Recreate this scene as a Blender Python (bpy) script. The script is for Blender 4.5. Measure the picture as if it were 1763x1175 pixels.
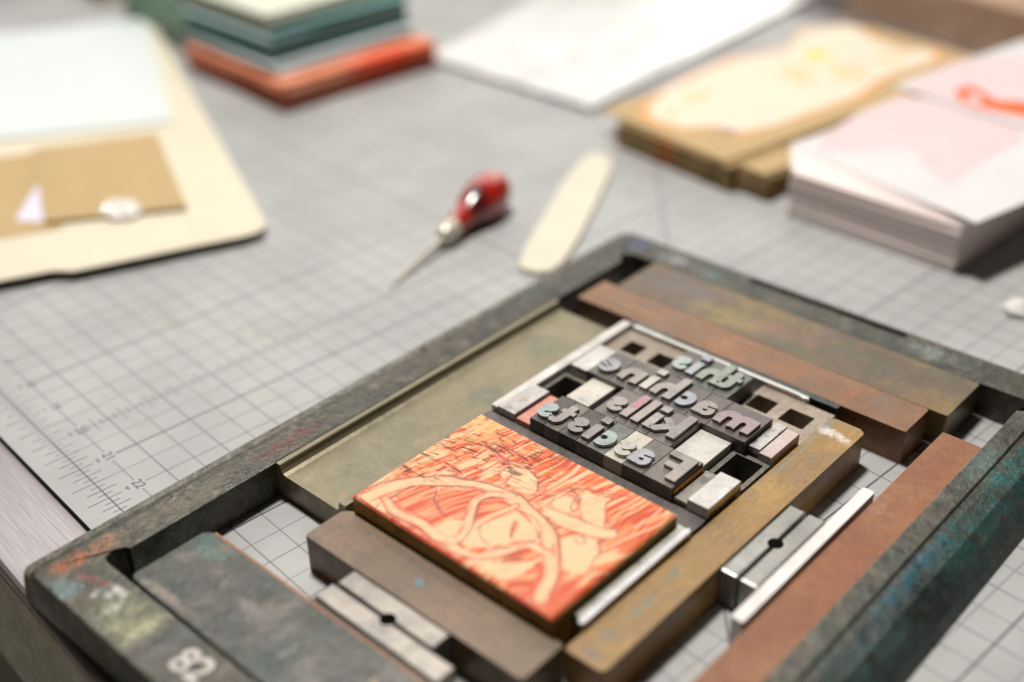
import bpy, bmesh, math, random
import numpy as np
from mathutils import Vector, Matrix

for o in list(bpy.data.objects):
    bpy.data.objects.remove(o)
S = 0.0254                                   # one modelling unit is an inch
scene = bpy.context.scene
COL = scene.collection
W0 = (27.0, 8.0)                             # world origin in mat inches
TH = math.radians(5.1)                       # the chase lies slightly turned on the mat
CO = (24.06, -1.46)

# ---------------------------------------------------------------- camera
cd = bpy.data.cameras.new('camera'); cam = bpy.data.objects.new('camera', cd); COL.objects.link(cam)
X = Vector((0.67936149, 0.73356142, -0.01885746))
Y = -Vector((0.37376752, -0.36803748, -0.85137903))
Z = -Vector((-0.63147906, 0.57134582, -0.52421191))
M = Matrix((X, Y, Z)).transposed().to_4x4()
M.translation = Vector(((37.23958937 - W0[0]) * S, (-5.75988267 - W0[1]) * S, 11.83382296 * S))
cam.matrix_world = M
cd.sensor_width = 36; cd.lens = 42.54
cd.clip_start = 0.01; cd.clip_end = 50
cd.dof.use_dof = True; cd.dof.focus_distance = 18.4 * S; cd.dof.aperture_fstop = 2.75
cd.dof.aperture_blades = 0
scene.camera = cam

# ---------------------------------------------------------------- light
w = bpy.data.worlds.new('World'); scene.world = w; w.use_nodes = True
bg = w.node_tree.nodes['Background']; bg.inputs[0].default_value = (1.0, 0.90, 0.74, 1); bg.inputs[1].default_value = 0.035
def area(name, loc, target, size, power, color, sy=None):
    l = bpy.data.lights.new(name, 'AREA'); l.energy = power; l.color = color
    l.size = size * S
    if sy: l.shape = 'RECTANGLE'; l.size_y = sy * S
    o = bpy.data.objects.new(name, l); COL.objects.link(o)
    p = Vector(((loc[0] - W0[0]) * S, (loc[1] - W0[1]) * S, loc[2] * S))
    t = Vector(((target[0] - W0[0]) * S, (target[1] - W0[1]) * S, target[2] * S))
    o.location = p; o.rotation_euler = (t - p).to_track_quat('-Z', 'Y').to_euler()
    return o
area('ceiling_lamp', (11, 10, 62), (27, 8, 0), 8, 35, (1.0, 0.955, 0.89))
area('sheen_panel', (-64, 90, 82), (27, 8, 0), 180, 60, (1.0, 0.965, 0.91), 110)  # added emitter beyond the scene, mirrored as sheen on the top faces
area('glare_lamp', (-118, 208, 70), (20, 14, 0), 34, 9, (1.0, 0.97, 0.92), 14)  # added lamp, set where the white sleeve mirrors it as glare
vs = scene.view_settings
vs.view_transform = 'Standard'; vs.look = 'None'; vs.exposure = 0.17; vs.gamma = 1.0
try: vs.use_curve_mapping = False
except Exception: pass
scene.render.engine = 'CYCLES'
scene.render.resolution_x = 1024; scene.render.resolution_y = 682

# ---------------------------------------------------------------- frames
FR = {'M': ((0, 0), 0.0), 'C': (CO, TH)}
def frame(name, origin, deg): FR[name] = (origin, math.radians(deg)); return name
def wpos(fr, a, b, z=0):
    (ox, oy), t = FR[fr]
    return Vector(((ox + a * math.cos(t) - b * math.sin(t) - W0[0]) * S,
                   (oy + a * math.sin(t) + b * math.cos(t) - W0[1]) * S, z * S))

def tag(o, label, cat, group=None, kind=None):
    if label: o['label'] = label
    if cat: o['category'] = cat
    if group: o['group'] = group
    if kind: o['kind'] = kind
    return o
def empty(name, fr, a, b, z, label, cat, group=None, rot=0.0):
    o = bpy.data.objects.new(name, None); COL.objects.link(o)
    o.empty_display_size = 0.005
    o.location = wpos(fr, a, b, z); o.rotation_euler = (0, 0, FR[fr][1] + rot)
    o['_f'] = fr; o['_o'] = (a, b, z)
    return tag(o, label, cat, group)
def link(name, bm, mats, fr, org=None, parent=None, label=None, cat=None, group=None, smooth=False, kind=None):
    """bm holds absolute frame inches; org becomes the object's origin."""
    if parent is not None:
        po = tuple(parent['_o'])
        if org is None: org = po
    me = bpy.data.meshes.new(name)
    if isinstance(bm, bpy.types.Mesh):
        me = bm
        me.transform(Matrix.Translation((-org[0], -org[1], -org[2])))
        me.transform(Matrix.Scale(S, 4))
    else:
        bmesh.ops.translate(bm, vec=(-org[0], -org[1], -org[2]), verts=bm.verts)
        bmesh.ops.scale(bm, vec=(S, S, S), verts=bm.verts)
        bmesh.ops.recalc_face_normals(bm, faces=bm.faces)
        bm.to_mesh(me); bm.free()
    me.name = name
    for mm in (mats if isinstance(mats, (list, tuple)) else [mats]):
        if mm: me.materials.append(mm)
    if smooth:
        for p in me.polygons: p.use_smooth = True
    o = bpy.data.objects.new(name, me); COL.objects.link(o)
    o['_f'] = fr; o['_o'] = tuple(org)
    if parent is not None:
        o.parent = parent
        o.location = ((org[0] - po[0]) * S, (org[1] - po[1]) * S, (org[2] - po[2]) * S)
    else:
        o.location = wpos(fr, *org); o.rotation_euler = (0, 0, FR[fr][1])
    return tag(o, label, cat, group, kind)

# ---------------------------------------------------------------- node helpers
class NT:
    def __init__(s, name, fr='C'):
        s.m = bpy.data.materials.new(name); s.m.use_nodes = True
        s.t = s.m.node_tree; s.p = s.t.nodes['Principled BSDF']
        (ox, oy), th = FR[fr]
        g = s.n('ShaderNodeNewGeometry'); mp = s.n('ShaderNodeMapping')
        mp.inputs['Scale'].default_value = (1 / S,) * 3
        mp.inputs['Rotation'].default_value = (0, 0, -th)
        dx, dy = W0[0] - ox, W0[1] - oy
        mp.inputs['Location'].default_value = (dx * math.cos(th) + dy * math.sin(th), -dx * math.sin(th) + dy * math.cos(th), 0)
        s.l(g.outputs['Position'], mp.inputs[0]); s.c = mp.outputs[0]; s.g = g
    def n(s, t): return s.t.nodes.new(t)
    def l(s, a, b): s.t.links.new(a, b)
    def setin(s, sock, v):
        if hasattr(v, 'node'): s.l(v, sock)
        elif isinstance(v, (tuple, list)): sock.default_value = (*v, 1) if len(v) == 3 and sock.type == 'RGBA' else v
        else: sock.default_value = v
    def math(s, op, a, b=None, c=None, clamp=False):
        n = s.n('ShaderNodeMath'); n.operation = op; n.use_clamp = clamp
        s.setin(n.inputs[0], a)
        if b is not None: s.setin(n.inputs[1], b)
        if c is not None: s.setin(n.inputs[2], c)
        return n.outputs[0]
    def mapr(s, v, lo, hi, a=0.0, b=1.0, smooth=True):
        n = s.n('ShaderNodeMapRange'); n.interpolation_type = 'SMOOTHSTEP' if smooth else 'LINEAR'
        s.setin(n.inputs[0], v)
        for i, x in enumerate((lo, hi, a, b)): n.inputs[i + 1].default_value = x
        return n.outputs[0]
    def mapping(s, v, loc=(0, 0, 0), rot=(0, 0, 0), sc=(1, 1, 1)):
        n = s.n('ShaderNodeMapping'); s.l(v, n.inputs[0])
        n.inputs['Location'].default_value = loc; n.inputs['Rotation'].default_value = rot; n.inputs['Scale'].default_value = sc
        return n.outputs[0]
    def noise(s, scale, detail=5, rough=.6, dist=0, vec=None, off=0, out=0):
        n = s.n('ShaderNodeTexNoise'); v = vec if vec is not None else s.c
        if off: v = s.mapping(v, loc=(off * 3.7, off * 1.3, off * 2.1))
        s.l(v, n.inputs['Vector'])
        n.inputs['Scale'].default_value = scale; n.inputs['Detail'].default_value = detail
        n.inputs['Roughness'].default_value = rough; n.inputs['Distortion'].default_value = dist
        return n.outputs[out]
    def mix(s, f, a, b, mode='MIX'):
        n = s.n('ShaderNodeMix'); n.data_type = 'RGBA'; n.blend_type = mode
        s.setin(n.inputs[0], f); s.setin(n.inputs[6], a); s.setin(n.inputs[7], b)
        return n.outputs[2]
    def xyz(s, v=None):
        n = s.n('ShaderNodeSeparateXYZ'); s.l(v if v is not None else s.c, n.inputs[0]); return n.outputs
    def spot(s, x, y, rx, ry, rag=.25, rot=0, sharp=.35, brk=False):
        nz = s.n('ShaderNodeTexNoise'); s.l(s.c, nz.inputs['Vector'])
        nz.inputs['Scale'].default_value = 2.2 / max(min(rx, ry), .08) * .5; nz.inputs['Detail'].default_value = 4
        v = s.n('ShaderNodeVectorMath'); v.operation = 'SUBTRACT'; s.l(nz.outputs['Color'], v.inputs[0]); v.inputs[1].default_value = (.5, .5, .5)
        v2 = s.n('ShaderNodeVectorMath'); v2.operation = 'SCALE'; s.l(v.outputs[0], v2.inputs[0]); v2.inputs['Scale'].default_value = rag * 3 * min(rx, ry)
        v3 = s.n('ShaderNodeVectorMath'); v3.operation = 'ADD'; s.l(s.c, v3.inputs[0]); s.l(v2.outputs[0], v3.inputs[1])
        v4 = s.n('ShaderNodeVectorMath'); v4.operation = 'SUBTRACT'; s.l(v3.outputs[0], v4.inputs[0]); v4.inputs[1].default_value = (x, y, 0)
        q = s.mapping(v4.outputs[0], rot=(0, 0, -rot)); q = s.mapping(q, sc=(1 / rx, 1 / ry, 0))
        ln = s.n('ShaderNodeVectorMath'); ln.operation = 'LENGTH'; s.l(q, ln.inputs[0])
        f = s.mapr(ln.outputs['Value'], 1.0 - sharp, 1.0 + sharp * .4, 1, 0)
        if not brk: return f
        return s.math('MULTIPLY', f, s.mapr(s.noise(5.0, 6, .75, off=5), .36, .56))
    def edge(s, radius=.02, lo=.0, hi=.12):
        b = s.n('ShaderNodeBevel'); b.samples = 4; b.inputs['Radius'].default_value = radius * S
        d = s.n('ShaderNodeVectorMath'); d.operation = 'DOT_PRODUCT'
        s.l(b.outputs[0], d.inputs[0]); s.l(s.g.outputs['True Normal'], d.inputs[1])
        return s.mapr(s.math('SUBTRACT', 1.0, d.outputs['Value']), lo, hi)
    def bump(s, h, strength=.3, dist=.01, prev=None):
        b = s.n('ShaderNodeBump'); s.l(h, b.inputs['Height']); b.inputs['Strength'].default_value = strength
        b.inputs['Distance'].default_value = dist * S
        if prev is not None: s.l(prev, b.inputs['Normal'])
        return b.outputs[0]

def mat(name, base, rough=.5, metal=0.0, layers=(), spots=(), bumps=(), fr='C', edge=None, roughvar=.1, spec=.5, coat=0, grain=None, var=1.0, fine=.38):
    s = NT(name, fr)
    col = None
    n0 = s.noise(.9, 6, .62, off=len(name))
    col = s.mix(s.mapr(n0, .3, .72), tuple(c * (1 - .14 * var) for c in base), tuple(min(1, c * (1 + .12 * var)) for c in base))
    for i, L in enumerate(layers):
        c, sc, lo, hi, amt = L[:5]; st = L[5] if len(L) > 5 else (1, 1, 1)
        v = s.mapping(s.c, sc=st, loc=(i * 5.3 + len(name), i * 2.9, 0))
        f = s.math('MULTIPLY', s.mapr(s.noise(sc, 7, .65, .3, vec=v), lo, hi), amt)
        col = s.mix(f, col, c)
    if grain:
        (gx, gy), amt = grain
        v = s.mapping(s.c, sc=(gx, gy, 6))
        g = s.noise(1, 4, .7, .2, vec=v)
        col = s.mix(s.math('MULTIPLY', s.mapr(g, .42, .7), min(1, amt * 1.5)), col, tuple(c * .45 for c in base))
        v = s.mapping(s.c, sc=(gx * .35, gy * 2.2, 9), loc=(3, 9, 1))
        g = s.noise(1, 3, .6, .1, vec=v)
        col = s.mix(s.math('MULTIPLY', s.mapr(g, .60, .74), amt), col, tuple(min(1, c * 1.7) for c in base))
    for sp in spots:
        x, y, rx, ry, c, amt = sp[:6]; rot = sp[6] if len(sp) > 6 else 0
        f = s.math('MULTIPLY', s.spot(x, y, rx, ry, rag=.6, rot=rot, sharp=.6, brk=fr == 'C'), amt)
        col = s.mix(f, col, c)
    if fine:
        k = s.mapr(s.noise(15, 8, .78, off=7), .34, .66, 1 - fine, 1 + fine * .75, False)
        k2 = s.mapr(s.noise(55, 3, .6, off=9), .3, .7, 1 - fine * .5, 1 + fine * .5, False)
        kk = s.math('MULTIPLY', k, k2)
        cc = s.n('ShaderNodeCombineXYZ')
        for q in range(3): s.l(kk, cc.inputs[q])
        col = s.mix(1.0, col, cc.outputs[0], 'MULTIPLY')
    if edge:
        c, amt = edge[:2]
        e = s.math('MULTIPLY', s.edge(edge[2] if len(edge) > 2 else .02), s.mapr(s.noise(7, 3, .6), .32, .6))
        col = s.mix(s.math('MULTIPLY', e, amt), col, c)
    s.l(col, s.p.inputs['Base Color'])
    s.p.inputs['Metallic'].default_value = metal
    rn = s.mapr(s.noise(3.1, 6, .65, off=3), .3, .7, max(.03, rough - roughvar), min(1, rough + roughvar))
    s.l(rn, s.p.inputs['Roughness'])
    s.p.inputs['Specular IOR Level'].default_value = spec
    if coat: s.p.inputs['Coat Weight'].default_value = coat; s.p.inputs['Coat Roughness'].default_value = .12
    prev = None
    for b in bumps:
        sc, st, ds = b[:3]; v = s.mapping(s.c, sc=b[3]) if len(b) > 3 else None
        prev = s.bump(s.noise(sc, 6, .6, vec=v), st, ds, prev)
    if prev is not None: s.l(prev, s.p.inputs['Normal'])
    return s.m

# ---------------------------------------------------------------- mesh helpers
def box(a0, a1, b0, b1, z0, z1, bev=.012, seg=2, bm=None):
    new = bm is None
    if new: bm = bmesh.new()
    v = [bm.verts.new(p) for p in ((a0, b0, z0), (a1, b0, z0), (a1, b1, z0), (a0, b1, z0), (a0, b0, z1), (a1, b0, z1), (a1, b1, z1), (a0, b1, z1))]
    fs = [bm.faces.new([v[i] for i in f]) for f in ((3, 2, 1, 0), (4, 5, 6, 7), (0, 1, 5, 4), (1, 2, 6, 5), (2, 3, 7, 6), (3, 0, 4, 7))]
    if bev:
        es = list({e for f in fs for e in f.edges})
        bmesh.ops.bevel(bm, geom=es, offset=bev, segments=seg, profile=.5, affect='EDGES')
    return bm
def prism(pts, z0, z1, bev=0, seg=2, bm=None, top_only=True):
    if bm is None: bm = bmesh.new()
    lo = [bm.verts.new((x, y, z0)) for x, y in pts]; hi = [bm.verts.new((x, y, z1)) for x, y in pts]
    n = len(pts)
    top = bm.faces.new(hi); bot = bm.faces.new(lo[::-1])
    for i in range(n): bm.faces.new((lo[i], lo[(i + 1) % n], hi[(i + 1) % n], hi[i]))
    if bev:
        bmesh.ops.bevel(bm, geom=list(top.edges), offset=bev, segments=seg, profile=.5, affect='EDGES')
    return bm
def rrect(a0, a1, b0, b1, r, n=5):
    if not isinstance(r, (tuple, list)): r = (r,) * 4
    out = []
    for k, (cx, cy, s0) in enumerate(((a1, b1, 0), (a0, b1, 90), (a0, b0, 180), (a1, b0, 270))):
        rr = max(r[k], 1e-3); sx = -1 if cx == a1 else 1; sy = -1 if cy == b1 else 1
        for i in range(n + 1):
            t = math.radians(s0 + 90 * i / n)
            out.append((cx + sx * rr + rr * math.cos(t), cy + sy * rr + rr * math.sin(t)))
    return out
def lathe(prof, axis_from, axis_to, n=32):
    """prof: (distance along axis, radius)."""
    bm = bmesh.new(); A = Vector(axis_from); d = (Vector(axis_to) - A).normalized()
    u = d.cross(Vector((0, 0, 1))).normalized(); v = d.cross(u)
    rings = []
    for t, r in prof:
        rings.append([bm.verts.new(A + d * t + (u * math.cos(k * 2 * math.pi / n) + v * math.sin(k * 2 * math.pi / n)) * r) for k in range(n)])
    for r0, r1 in zip(rings, rings[1:]):
        for k in range(n): bm.faces.new((r0[k], r0[(k + 1) % n], r1[(k + 1) % n], r1[k]))
    bm.faces.new(rings[0][::-1]); bm.faces.new(rings[-1])
    return bm
def curve_mesh(loops, z0, z1, bevel=0.0, res=1):
    cu = bpy.data.curves.new('outline', 'CURVE'); cu.dimensions = '2D'; cu.fill_mode = 'BOTH'
    for L in loops:
        sp = cu.splines.new('POLY'); sp.points.add(len(L) - 1)
        for i, (x, y) in enumerate(L): sp.points[i].co = (x, y, 0, 1)
        sp.use_cyclic_u = True
    cu.extrude = (z1 - z0) / 2 - bevel; cu.bevel_depth = bevel; cu.bevel_resolution = res
    cu.offset = -bevel
    o = bpy.data.objects.new('tmp', cu); COL.objects.link(o)
    dg = bpy.context.evaluated_depsgraph_get(); me = bpy.data.meshes.new_from_object(o.evaluated_get(dg))
    bpy.data.objects.remove(o); bpy.data.curves.remove(cu)
    me.transform(Matrix.Translation((0, 0, (z0 + z1) / 2)))
    return me
def text_mesh(txt, size, z0, z1, rot=0, at=(0, 0), align='CENTER', offset=0, mirror=False, bevel=0, shear=0):
    cu = bpy.data.curves.new('txt', 'FONT'); cu.body = txt; cu.size = size; cu.align_x = align; cu.align_y = 'CENTER'
    cu.extrude = (z1 - z0) / 2; cu.offset = offset; cu.shear = shear; cu.bevel_depth = bevel
    o = bpy.data.objects.new('tmp', cu); COL.objects.link(o)
    dg = bpy.context.evaluated_depsgraph_get(); me = bpy.data.meshes.new_from_object(o.evaluated_get(dg))
    bpy.data.objects.remove(o); bpy.data.curves.remove(cu)
    if mirror: me.transform(Matrix.Scale(-1, 4, (1, 0, 0))); me.flip_normals()
    me.transform(Matrix.Rotation(rot, 4, 'Z')); me.transform(Matrix.Translation((at[0], at[1], (z0 + z1) / 2)))
    return me

# ---- glyph outlines from signed distance fields
def contour(sdf, x0, y0, h):
    """marching squares: closed loops of the zero level (inside is negative)"""
    ny, nx = sdf.shape; seg = {}
    def P(i, j, e):
        a = sdf[j, i]
        if e == 0: b = sdf[j, i + 1]; return (x0 + (i + a / (a - b)) * h, y0 + j * h)
        b = sdf[j + 1, i]; return (x0 + i * h, y0 + (j + a / (a - b)) * h)
    pts = {}
    def key(i, j, e):
        k = (i, j, e)
        if k not in pts: pts[k] = P(i, j, e)
        return k
    IN = sdf < 0
    case = IN[:-1, :-1] * 1 + IN[:-1, 1:] * 2 + IN[1:, 1:] * 4 + IN[1:, :-1] * 8
    T = {1: [(3, 0)], 2: [(0, 1)], 3: [(3, 1)], 4: [(1, 2)], 5: [(3, 2), (1, 0)], 6: [(0, 2)], 7: [(3, 2)], 8: [(2, 3)], 9: [(2, 0)], 10: [(0, 3), (2, 1)], 11: [(2, 1)], 12: [(1, 3)], 13: [(1, 0)], 14: [(0, 3)]}
    for j, i in zip(*np.nonzero((case > 0) & (case < 15))):
        E = {0: (i, j, 0), 1: (i + 1, j, 1), 2: (i, j + 1, 0), 3: (i, j, 1)}
        for a, b in T[int(case[j, i])]: seg[key(*E[a])] = key(*E[b])
    loops = []
    while seg:
        k0, k = seg.popitem(); L = [pts[k0]]
        while k != k0 and k in seg:
            L.append(pts[k]); k = seg.pop(k)
        loops.append(L)
    out = []
    for L in loops:                              # simplify
        if len(L) < 8: continue
        eps = .0011
        def dp(A):
            if len(A) < 3: return A
            p, q = np.array(A[0]), np.array(A[-1]); d = q - p; n = np.hypot(*d)
            R_ = np.array(A)
            dist = np.abs(d[0] * (R_[:, 1] - p[1]) - d[1] * (R_[:, 0] - p[0])) / n if n > 1e-9 else np.hypot(R_[:, 0] - p[0], R_[:, 1] - p[1])
            m = int(dist.argmax())
            return A[:1] + A[-1:] if dist[m] < eps else dp(A[:m + 1])[:-1] + dp(A[m:])
        h2 = len(L) // 2
        out.append(dp(L[:h2 + 1])[:-1] + dp(L[h2:] + L[:1])[:-1])
    return out
def glyph(ch):
    h = .006; xs = np.arange(-.06, .80, h); ys = np.arange(-.06, .80, h); GX, GY = np.meshgrid(xs, ys)
    def rect(a, b, c, d, r=0.012):
        dx = np.abs(GX - (a + b) / 2) - (b - a) / 2 + r; dy = np.abs(GY - (c + d) / 2) - (d - c) / 2 + r
        return np.hypot(np.maximum(dx, 0), np.maximum(dy, 0)) + np.minimum(np.maximum(dx, dy), 0) - r
    def ell(x, y, rx, ry): return (np.hypot((GX - x) / rx, (GY - y) / ry) - 1) * min(rx, ry)
    def stroke(P, wd):
        d = np.full(GX.shape, 9.)
        for (x1, y1), (x2, y2) in zip(P, P[1:]):
            L2 = (x2 - x1) ** 2 + (y2 - y1) ** 2; t = np.clip(((GX - x1) * (x2 - x1) + (GY - y1) * (y2 - y1)) / L2, 0, 1)
            d = np.minimum(d, np.hypot(GX - x1 - t * (x2 - x1), GY - y1 - t * (y2 - y1)))
        return d - wd / 2
    def bar(x1, y1, x2, y2, wd):
        L = math.hypot(x2 - x1, y2 - y1); ux, uy = (x2 - x1) / L, (y2 - y1) / L
        s_ = (GX - (x1 + x2) / 2) * ux + (GY - (y1 + y2) / 2) * uy; t_ = -(GX - (x1 + x2) / 2) * uy + (GY - (y1 + y2) / 2) * ux
        return np.maximum(np.abs(s_) - L / 2, np.abs(t_) - wd / 2)
    U = lambda *a: np.minimum.reduce(a)
    D = lambda a, *b: np.maximum.reduce([a] + [-q for q in b])
    if ch == 'l': g = rect(0, .155, 0, .68)
    if ch == 'i': g = U(rect(0, .155, 0, .41), rect(.0, .165, .50, .655))
    if ch == 'n': g = D(U(rect(0, .40, 0, .2), ell(.2, .19, .205, .215), rect(0, .15, .0, .39)), U(rect(.15, .255, -.2, .17, .001), ell(.2025, .17, .0525, .06)))
    if ch == 'h': g = D(U(rect(0, .41, 0, .2), ell(.21, .19, .20, .215), rect(0, .155, .0, .68)), U(rect(.155, .26, -.2, .17, .001), ell(.2075, .17, .0525, .06)))
    if ch == 'm': g = D(U(rect(0, .65, 0, .2), ell(.20, .19, .20, .215), ell(.445, .19, .205, .215), rect(0, .15, .0, .39), rect(.2, .45, .1, .30)),
                        U(rect(.15, .24, -.2, .17, .001), ell(.195, .17, .045, .06)), U(rect(.395, .495, -.2, .17, .001), ell(.445, .17, .05, .06)))
    if ch == 'c': g = D(D(ell(.18, .195, .18, .205), rect(.27, .6, .03, .36, .001)), U(ell(.2, .195, .06, .055), bar(.2, .195, .42, .195, .05)))
    if ch == 'e': g = D(ell(.185, .195, .185, .205), bar(.13, .175, .30, .265, .028), bar(.17, .115, .46, .175, .034), ell(.15, .185, .02, .02))
    if ch == 'a': g = D(U(rect(.02, .34, .0, .38, .13), rect(.20, .345, 0, .22, .01), ell(.13, .13, .13, .135)), ell(.155, .13, .04, .028), bar(-.05, .262, .17, .232, .032))
    if ch == 's': g = U(stroke([(.235, .295), (.19, .335), (.13, .345), (.085, .32), (.075, .275), (.11, .235), (.17, .21), (.215, .17), (.22, .12), (.185, .075), (.13, .06), (.08, .07), (.045, .105)], .118))
    if ch == 'k': g = U(rect(0, .165, 0, .68), np.maximum(U(bar(.12, .17, .40, .40, .125), bar(.20, .27, .45, .0, .14)), -(GY + .0)))
    if ch == 't': g = U(rect(.07, .215, .1, .55), rect(0, .27, .30, .405), D(ell(.20, .135, .13, .135), rect(.215, .5, .13, .6, .001)), rect(.16, .285, 0, .12, .01))
    if ch == 'F': g = U(rect(0, .185, 0, .63), rect(0, .46, .50, .63), rect(0, .375, .245, .375))
    return contour(g + .003, xs[0], ys[0], h)

# ================================================================ setting
M_floor = mat('floor_dark', (.42, .40, .34), .8, fr='M')
link('floor', box(-80, 120, -90, 140, -31, -30, 0), M_floor, 'M', (20, 20, -30), kind='structure')

# steel table with a rolled front edge
def steel(name, base, rough, scratch=True):
    s = NT(name, 'M')
    v = s.mapping(s.c, rot=(0, 0, math.radians(-32)), sc=(1.2, 46, 1))
    v2 = s.mapping(s.c, rot=(0, 0, math.radians(-50)), sc=(.8, 60, 1))
    a = s.noise(1, 5, .7, vec=v); b = s.noise(1, 4, .7, vec=v2)
    m_ = s.math('ADD', s.math('MULTIPLY', a, .6), s.math('MULTIPLY', b, .4))
    col = s.mix(s.mapr(m_, .38, .62), tuple(c * .72 for c in base), tuple(min(1, c * 1.12) for c in base))
    col = s.mix(s.math('MULTIPLY', s.mapr(s.noise(.35, 4, .6), .45, .62), .35), col, (base[0] * .8, base[1] * .74, base[2] * .72))
    s.l(col, s.p.inputs['Base Color']); s.p.inputs['Metallic'].default_value = .9
    s.l(s.mapr(m_, .35, .65, rough + .1, rough - .06), s.p.inputs['Roughness'])
    s.l(s.bump(m_, .25, .004), s.p.inputs['Normal'])
    return s.m
M_steel = steel('brushed_steel', (.36, .335, .345), .46)
M_apron = mat('steel_apron', (.50, .49, .41), .45, .3, fr='M')
tb = empty('steel_table', 'M', 14, 20, -30, 'brushed steel work table with a rolled front edge under the grey cutting mat', 'table')
bm = bmesh.new()                                            # top slab with a rolled front lip
prof = [(-2.33, -.42), (-2.36, -.30), (-2.36, -.2), (-2.33, -.15), (-2.28, -.124), (-2.2, -.12), (-2.12, -.12), (60, -.12), (60, -.42)]
r0 = [bm.verts.new((-40, y, z)) for y, z in prof]; r1 = [bm.verts.new((60, y, z)) for y, z in prof]
for i in range(len(prof)): j = (i + 1) % len(prof); bm.faces.new((r0[i], r0[j], r1[j], r1[i]))
bm.faces.new(r0); bm.faces.new(r1[::-1])
link('table_top', bm, M_steel, 'M', parent=tb)
link('edge_trim', box(-40, 60, -2.34, -2.29, -.62, -.425, .02), mat('trim_metal', (.45, .34, .29), .35, .4, fr='M'), 'M', parent=tb)
link('apron', box(-40, 60, -2.33, -2.25, -3.3, -.63, .02), M_apron, 'M', parent=tb)
for lx, ly in ((-38, -1), (58, -1), (-38, 58), (58, 58)):
    link('leg', box(lx - 1, lx + 1, ly - 1, ly + 1, -30, -3.4, .1), M_apron, 'M', parent=tb)
bpy.context.view_layer.update()

# ================================================================ cutting mat
def mat_surface():
    s = NT('mat_grid', 'M')
    x = s.xyz(); u, v = x[0], x[1]
    def line(t, step, wd, off=0.0):
        d = s.math('ABSOLUTE', s.math('SUBTRACT', s.math('PINGPONG', s.math('ADD', t, 100 * step - off + step / 2), step / 2), 0)) if False else None
        q = s.math('ADD', t, 200 * step - off)
        fr_ = s.math('MODULO', q, step)
        d = s.math('MINIMUM', fr_, s.math('SUBTRACT', step, fr_))
        return s.mapr(d, wd * .5, wd * .5 + .006, 1, 0)
    def gt(t, k): return s.math('GREATER_THAN', t, k)
    def mx(*a):
        r = a[0]
        for b in a[1:]: r = s.math('MAXIMUM', r, b)
        return r
    mul = lambda a, b: s.math('MULTIPLY', a, b)
    base = s.mix(s.mapr(s.noise(.45, 5, .6), .35, .65), (.300, .303, .301), (.348, .352, .349))
    base = s.mix(mul(s.mapr(s.noise(.8, 6, .7, .5, off=2, vec=s.mapping(s.c, rot=(0, 0, .5), sc=(1, 2.2, 1))), .56, .72), .55), base, (.275, .255, .18))
    base = s.mix(mul(s.mapr(s.noise(26, 4, .7), .5, .8), .12), base, (.23, .225, .21))
    lit = (0.060, 0.062, 0.085)
    # lines of constant u: inches stop at the numerals, halves run down to the ruler line
    lu_half = mul(mul(line(u, 1.0, .011, .5), gt(v, -.5)), .75)
    lu_in = mul(mul(line(u, 1.0, .013), gt(v, .13)), .9)
    lu_3 = mul(mul(line(u, 3.0, .030), gt(v, .13)), .95)
    # lines of constant v
    lv_half = mul(mul(line(v, 1.0, .011), gt(v, .3)), .8)
    lv_in = mul(mul(line(v, 1.0, .016, .5), gt(v, .3)), .85)
    lv_3 = mul(mul(line(v, 9.0, .045, .5), gt(v, 5)), .75)
    fr_ = s.math('MODULO', s.math('ADD', u, 200), 1.0)
    d0 = s.math('MINIMUM', fr_, s.math('SUBTRACT', 1.0, fr_))
    lnum = mul(mul(s.mapr(s.math('ABSOLUTE', v), .007, .012, 1, 0), gt(d0, .15)), .75)
    ruler = mul(s.mapr(s.math('ABSOLUTE', s.math('ADD', v, .5)), .010, .016, 1, 0), .9)
    diag = mul(s.mapr(s.math('ABSOLUTE', s.math('SUBTRACT', s.math('ADD', u, v), 34.6)), .025, .035, 1, 0), .7)
    allm = mul(mx(lu_half, lu_in, lu_3, lv_half, lv_in, lv_3, lnum, ruler, diag), s.mapr(s.noise(5, 4, .7), .25, .5, .65, 1))
    col = s.mix(allm, base, lit)
    s.l(col, s.p.inputs['Base Color'])
    s.l(s.mapr(s.noise(2, 5, .7), .3, .7, .42, .6), s.p.inputs['Roughness']); s.p.inputs['Specular IOR Level'].default_value = .4
    s.l(s.bump(s.noise(70, 3, .6), .10, .004), s.p.inputs['Normal'])
    return s.m
M_mat = mat_surface()
M_side = mat('mat_core', (.012, .014, .014), .7, fr='M')  # near-black on the side and bottom faces of the sheet
M_print = mat('mat_print', (.065, .068, .090), .6, fr='M')
cm = empty('cutting_mat', 'M', 11, 13, -.12, 'large grey self-healing cutting mat with an inch grid and ruled edge', 'cutting mat')
bm = prism(rrect(-14, 36.6, -1.05, 27.6, .3), -.12, 0, .004, 1)
bm.faces.ensure_lookup_table(); bm.normal_update()
for f in bm.faces:
    if f.normal.z < .7 : f.material_index = 1
link('mat_sheet', bm, [M_mat, M_side], 'M', parent=cm)
bm = bmesh.new(); random.seed(4)
def tick(u0, u1, v0, v1):
    bm.faces.new([bm.verts.new(p) for p in ((u0, v0, .003), (u1, v0, .003), (u1, v1, .003), (u0, v1, .003))])
k = 10 * 8
while k <= 26 * 8:
    u = k / 8; wd = .006
    if k % 4 == 0: L, R_ = .36, .22
    elif k % 2 == 0: L, R_ = .24, .25
    else: L, R_ = .12, .12
    tick(u - wd, u + wd, -.5 - L, -.5 + R_)
    k += 1
link('ruler_ticks', bm, M_print, 'M', parent=cm)
bm = bmesh.new()
k = 1
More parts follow.
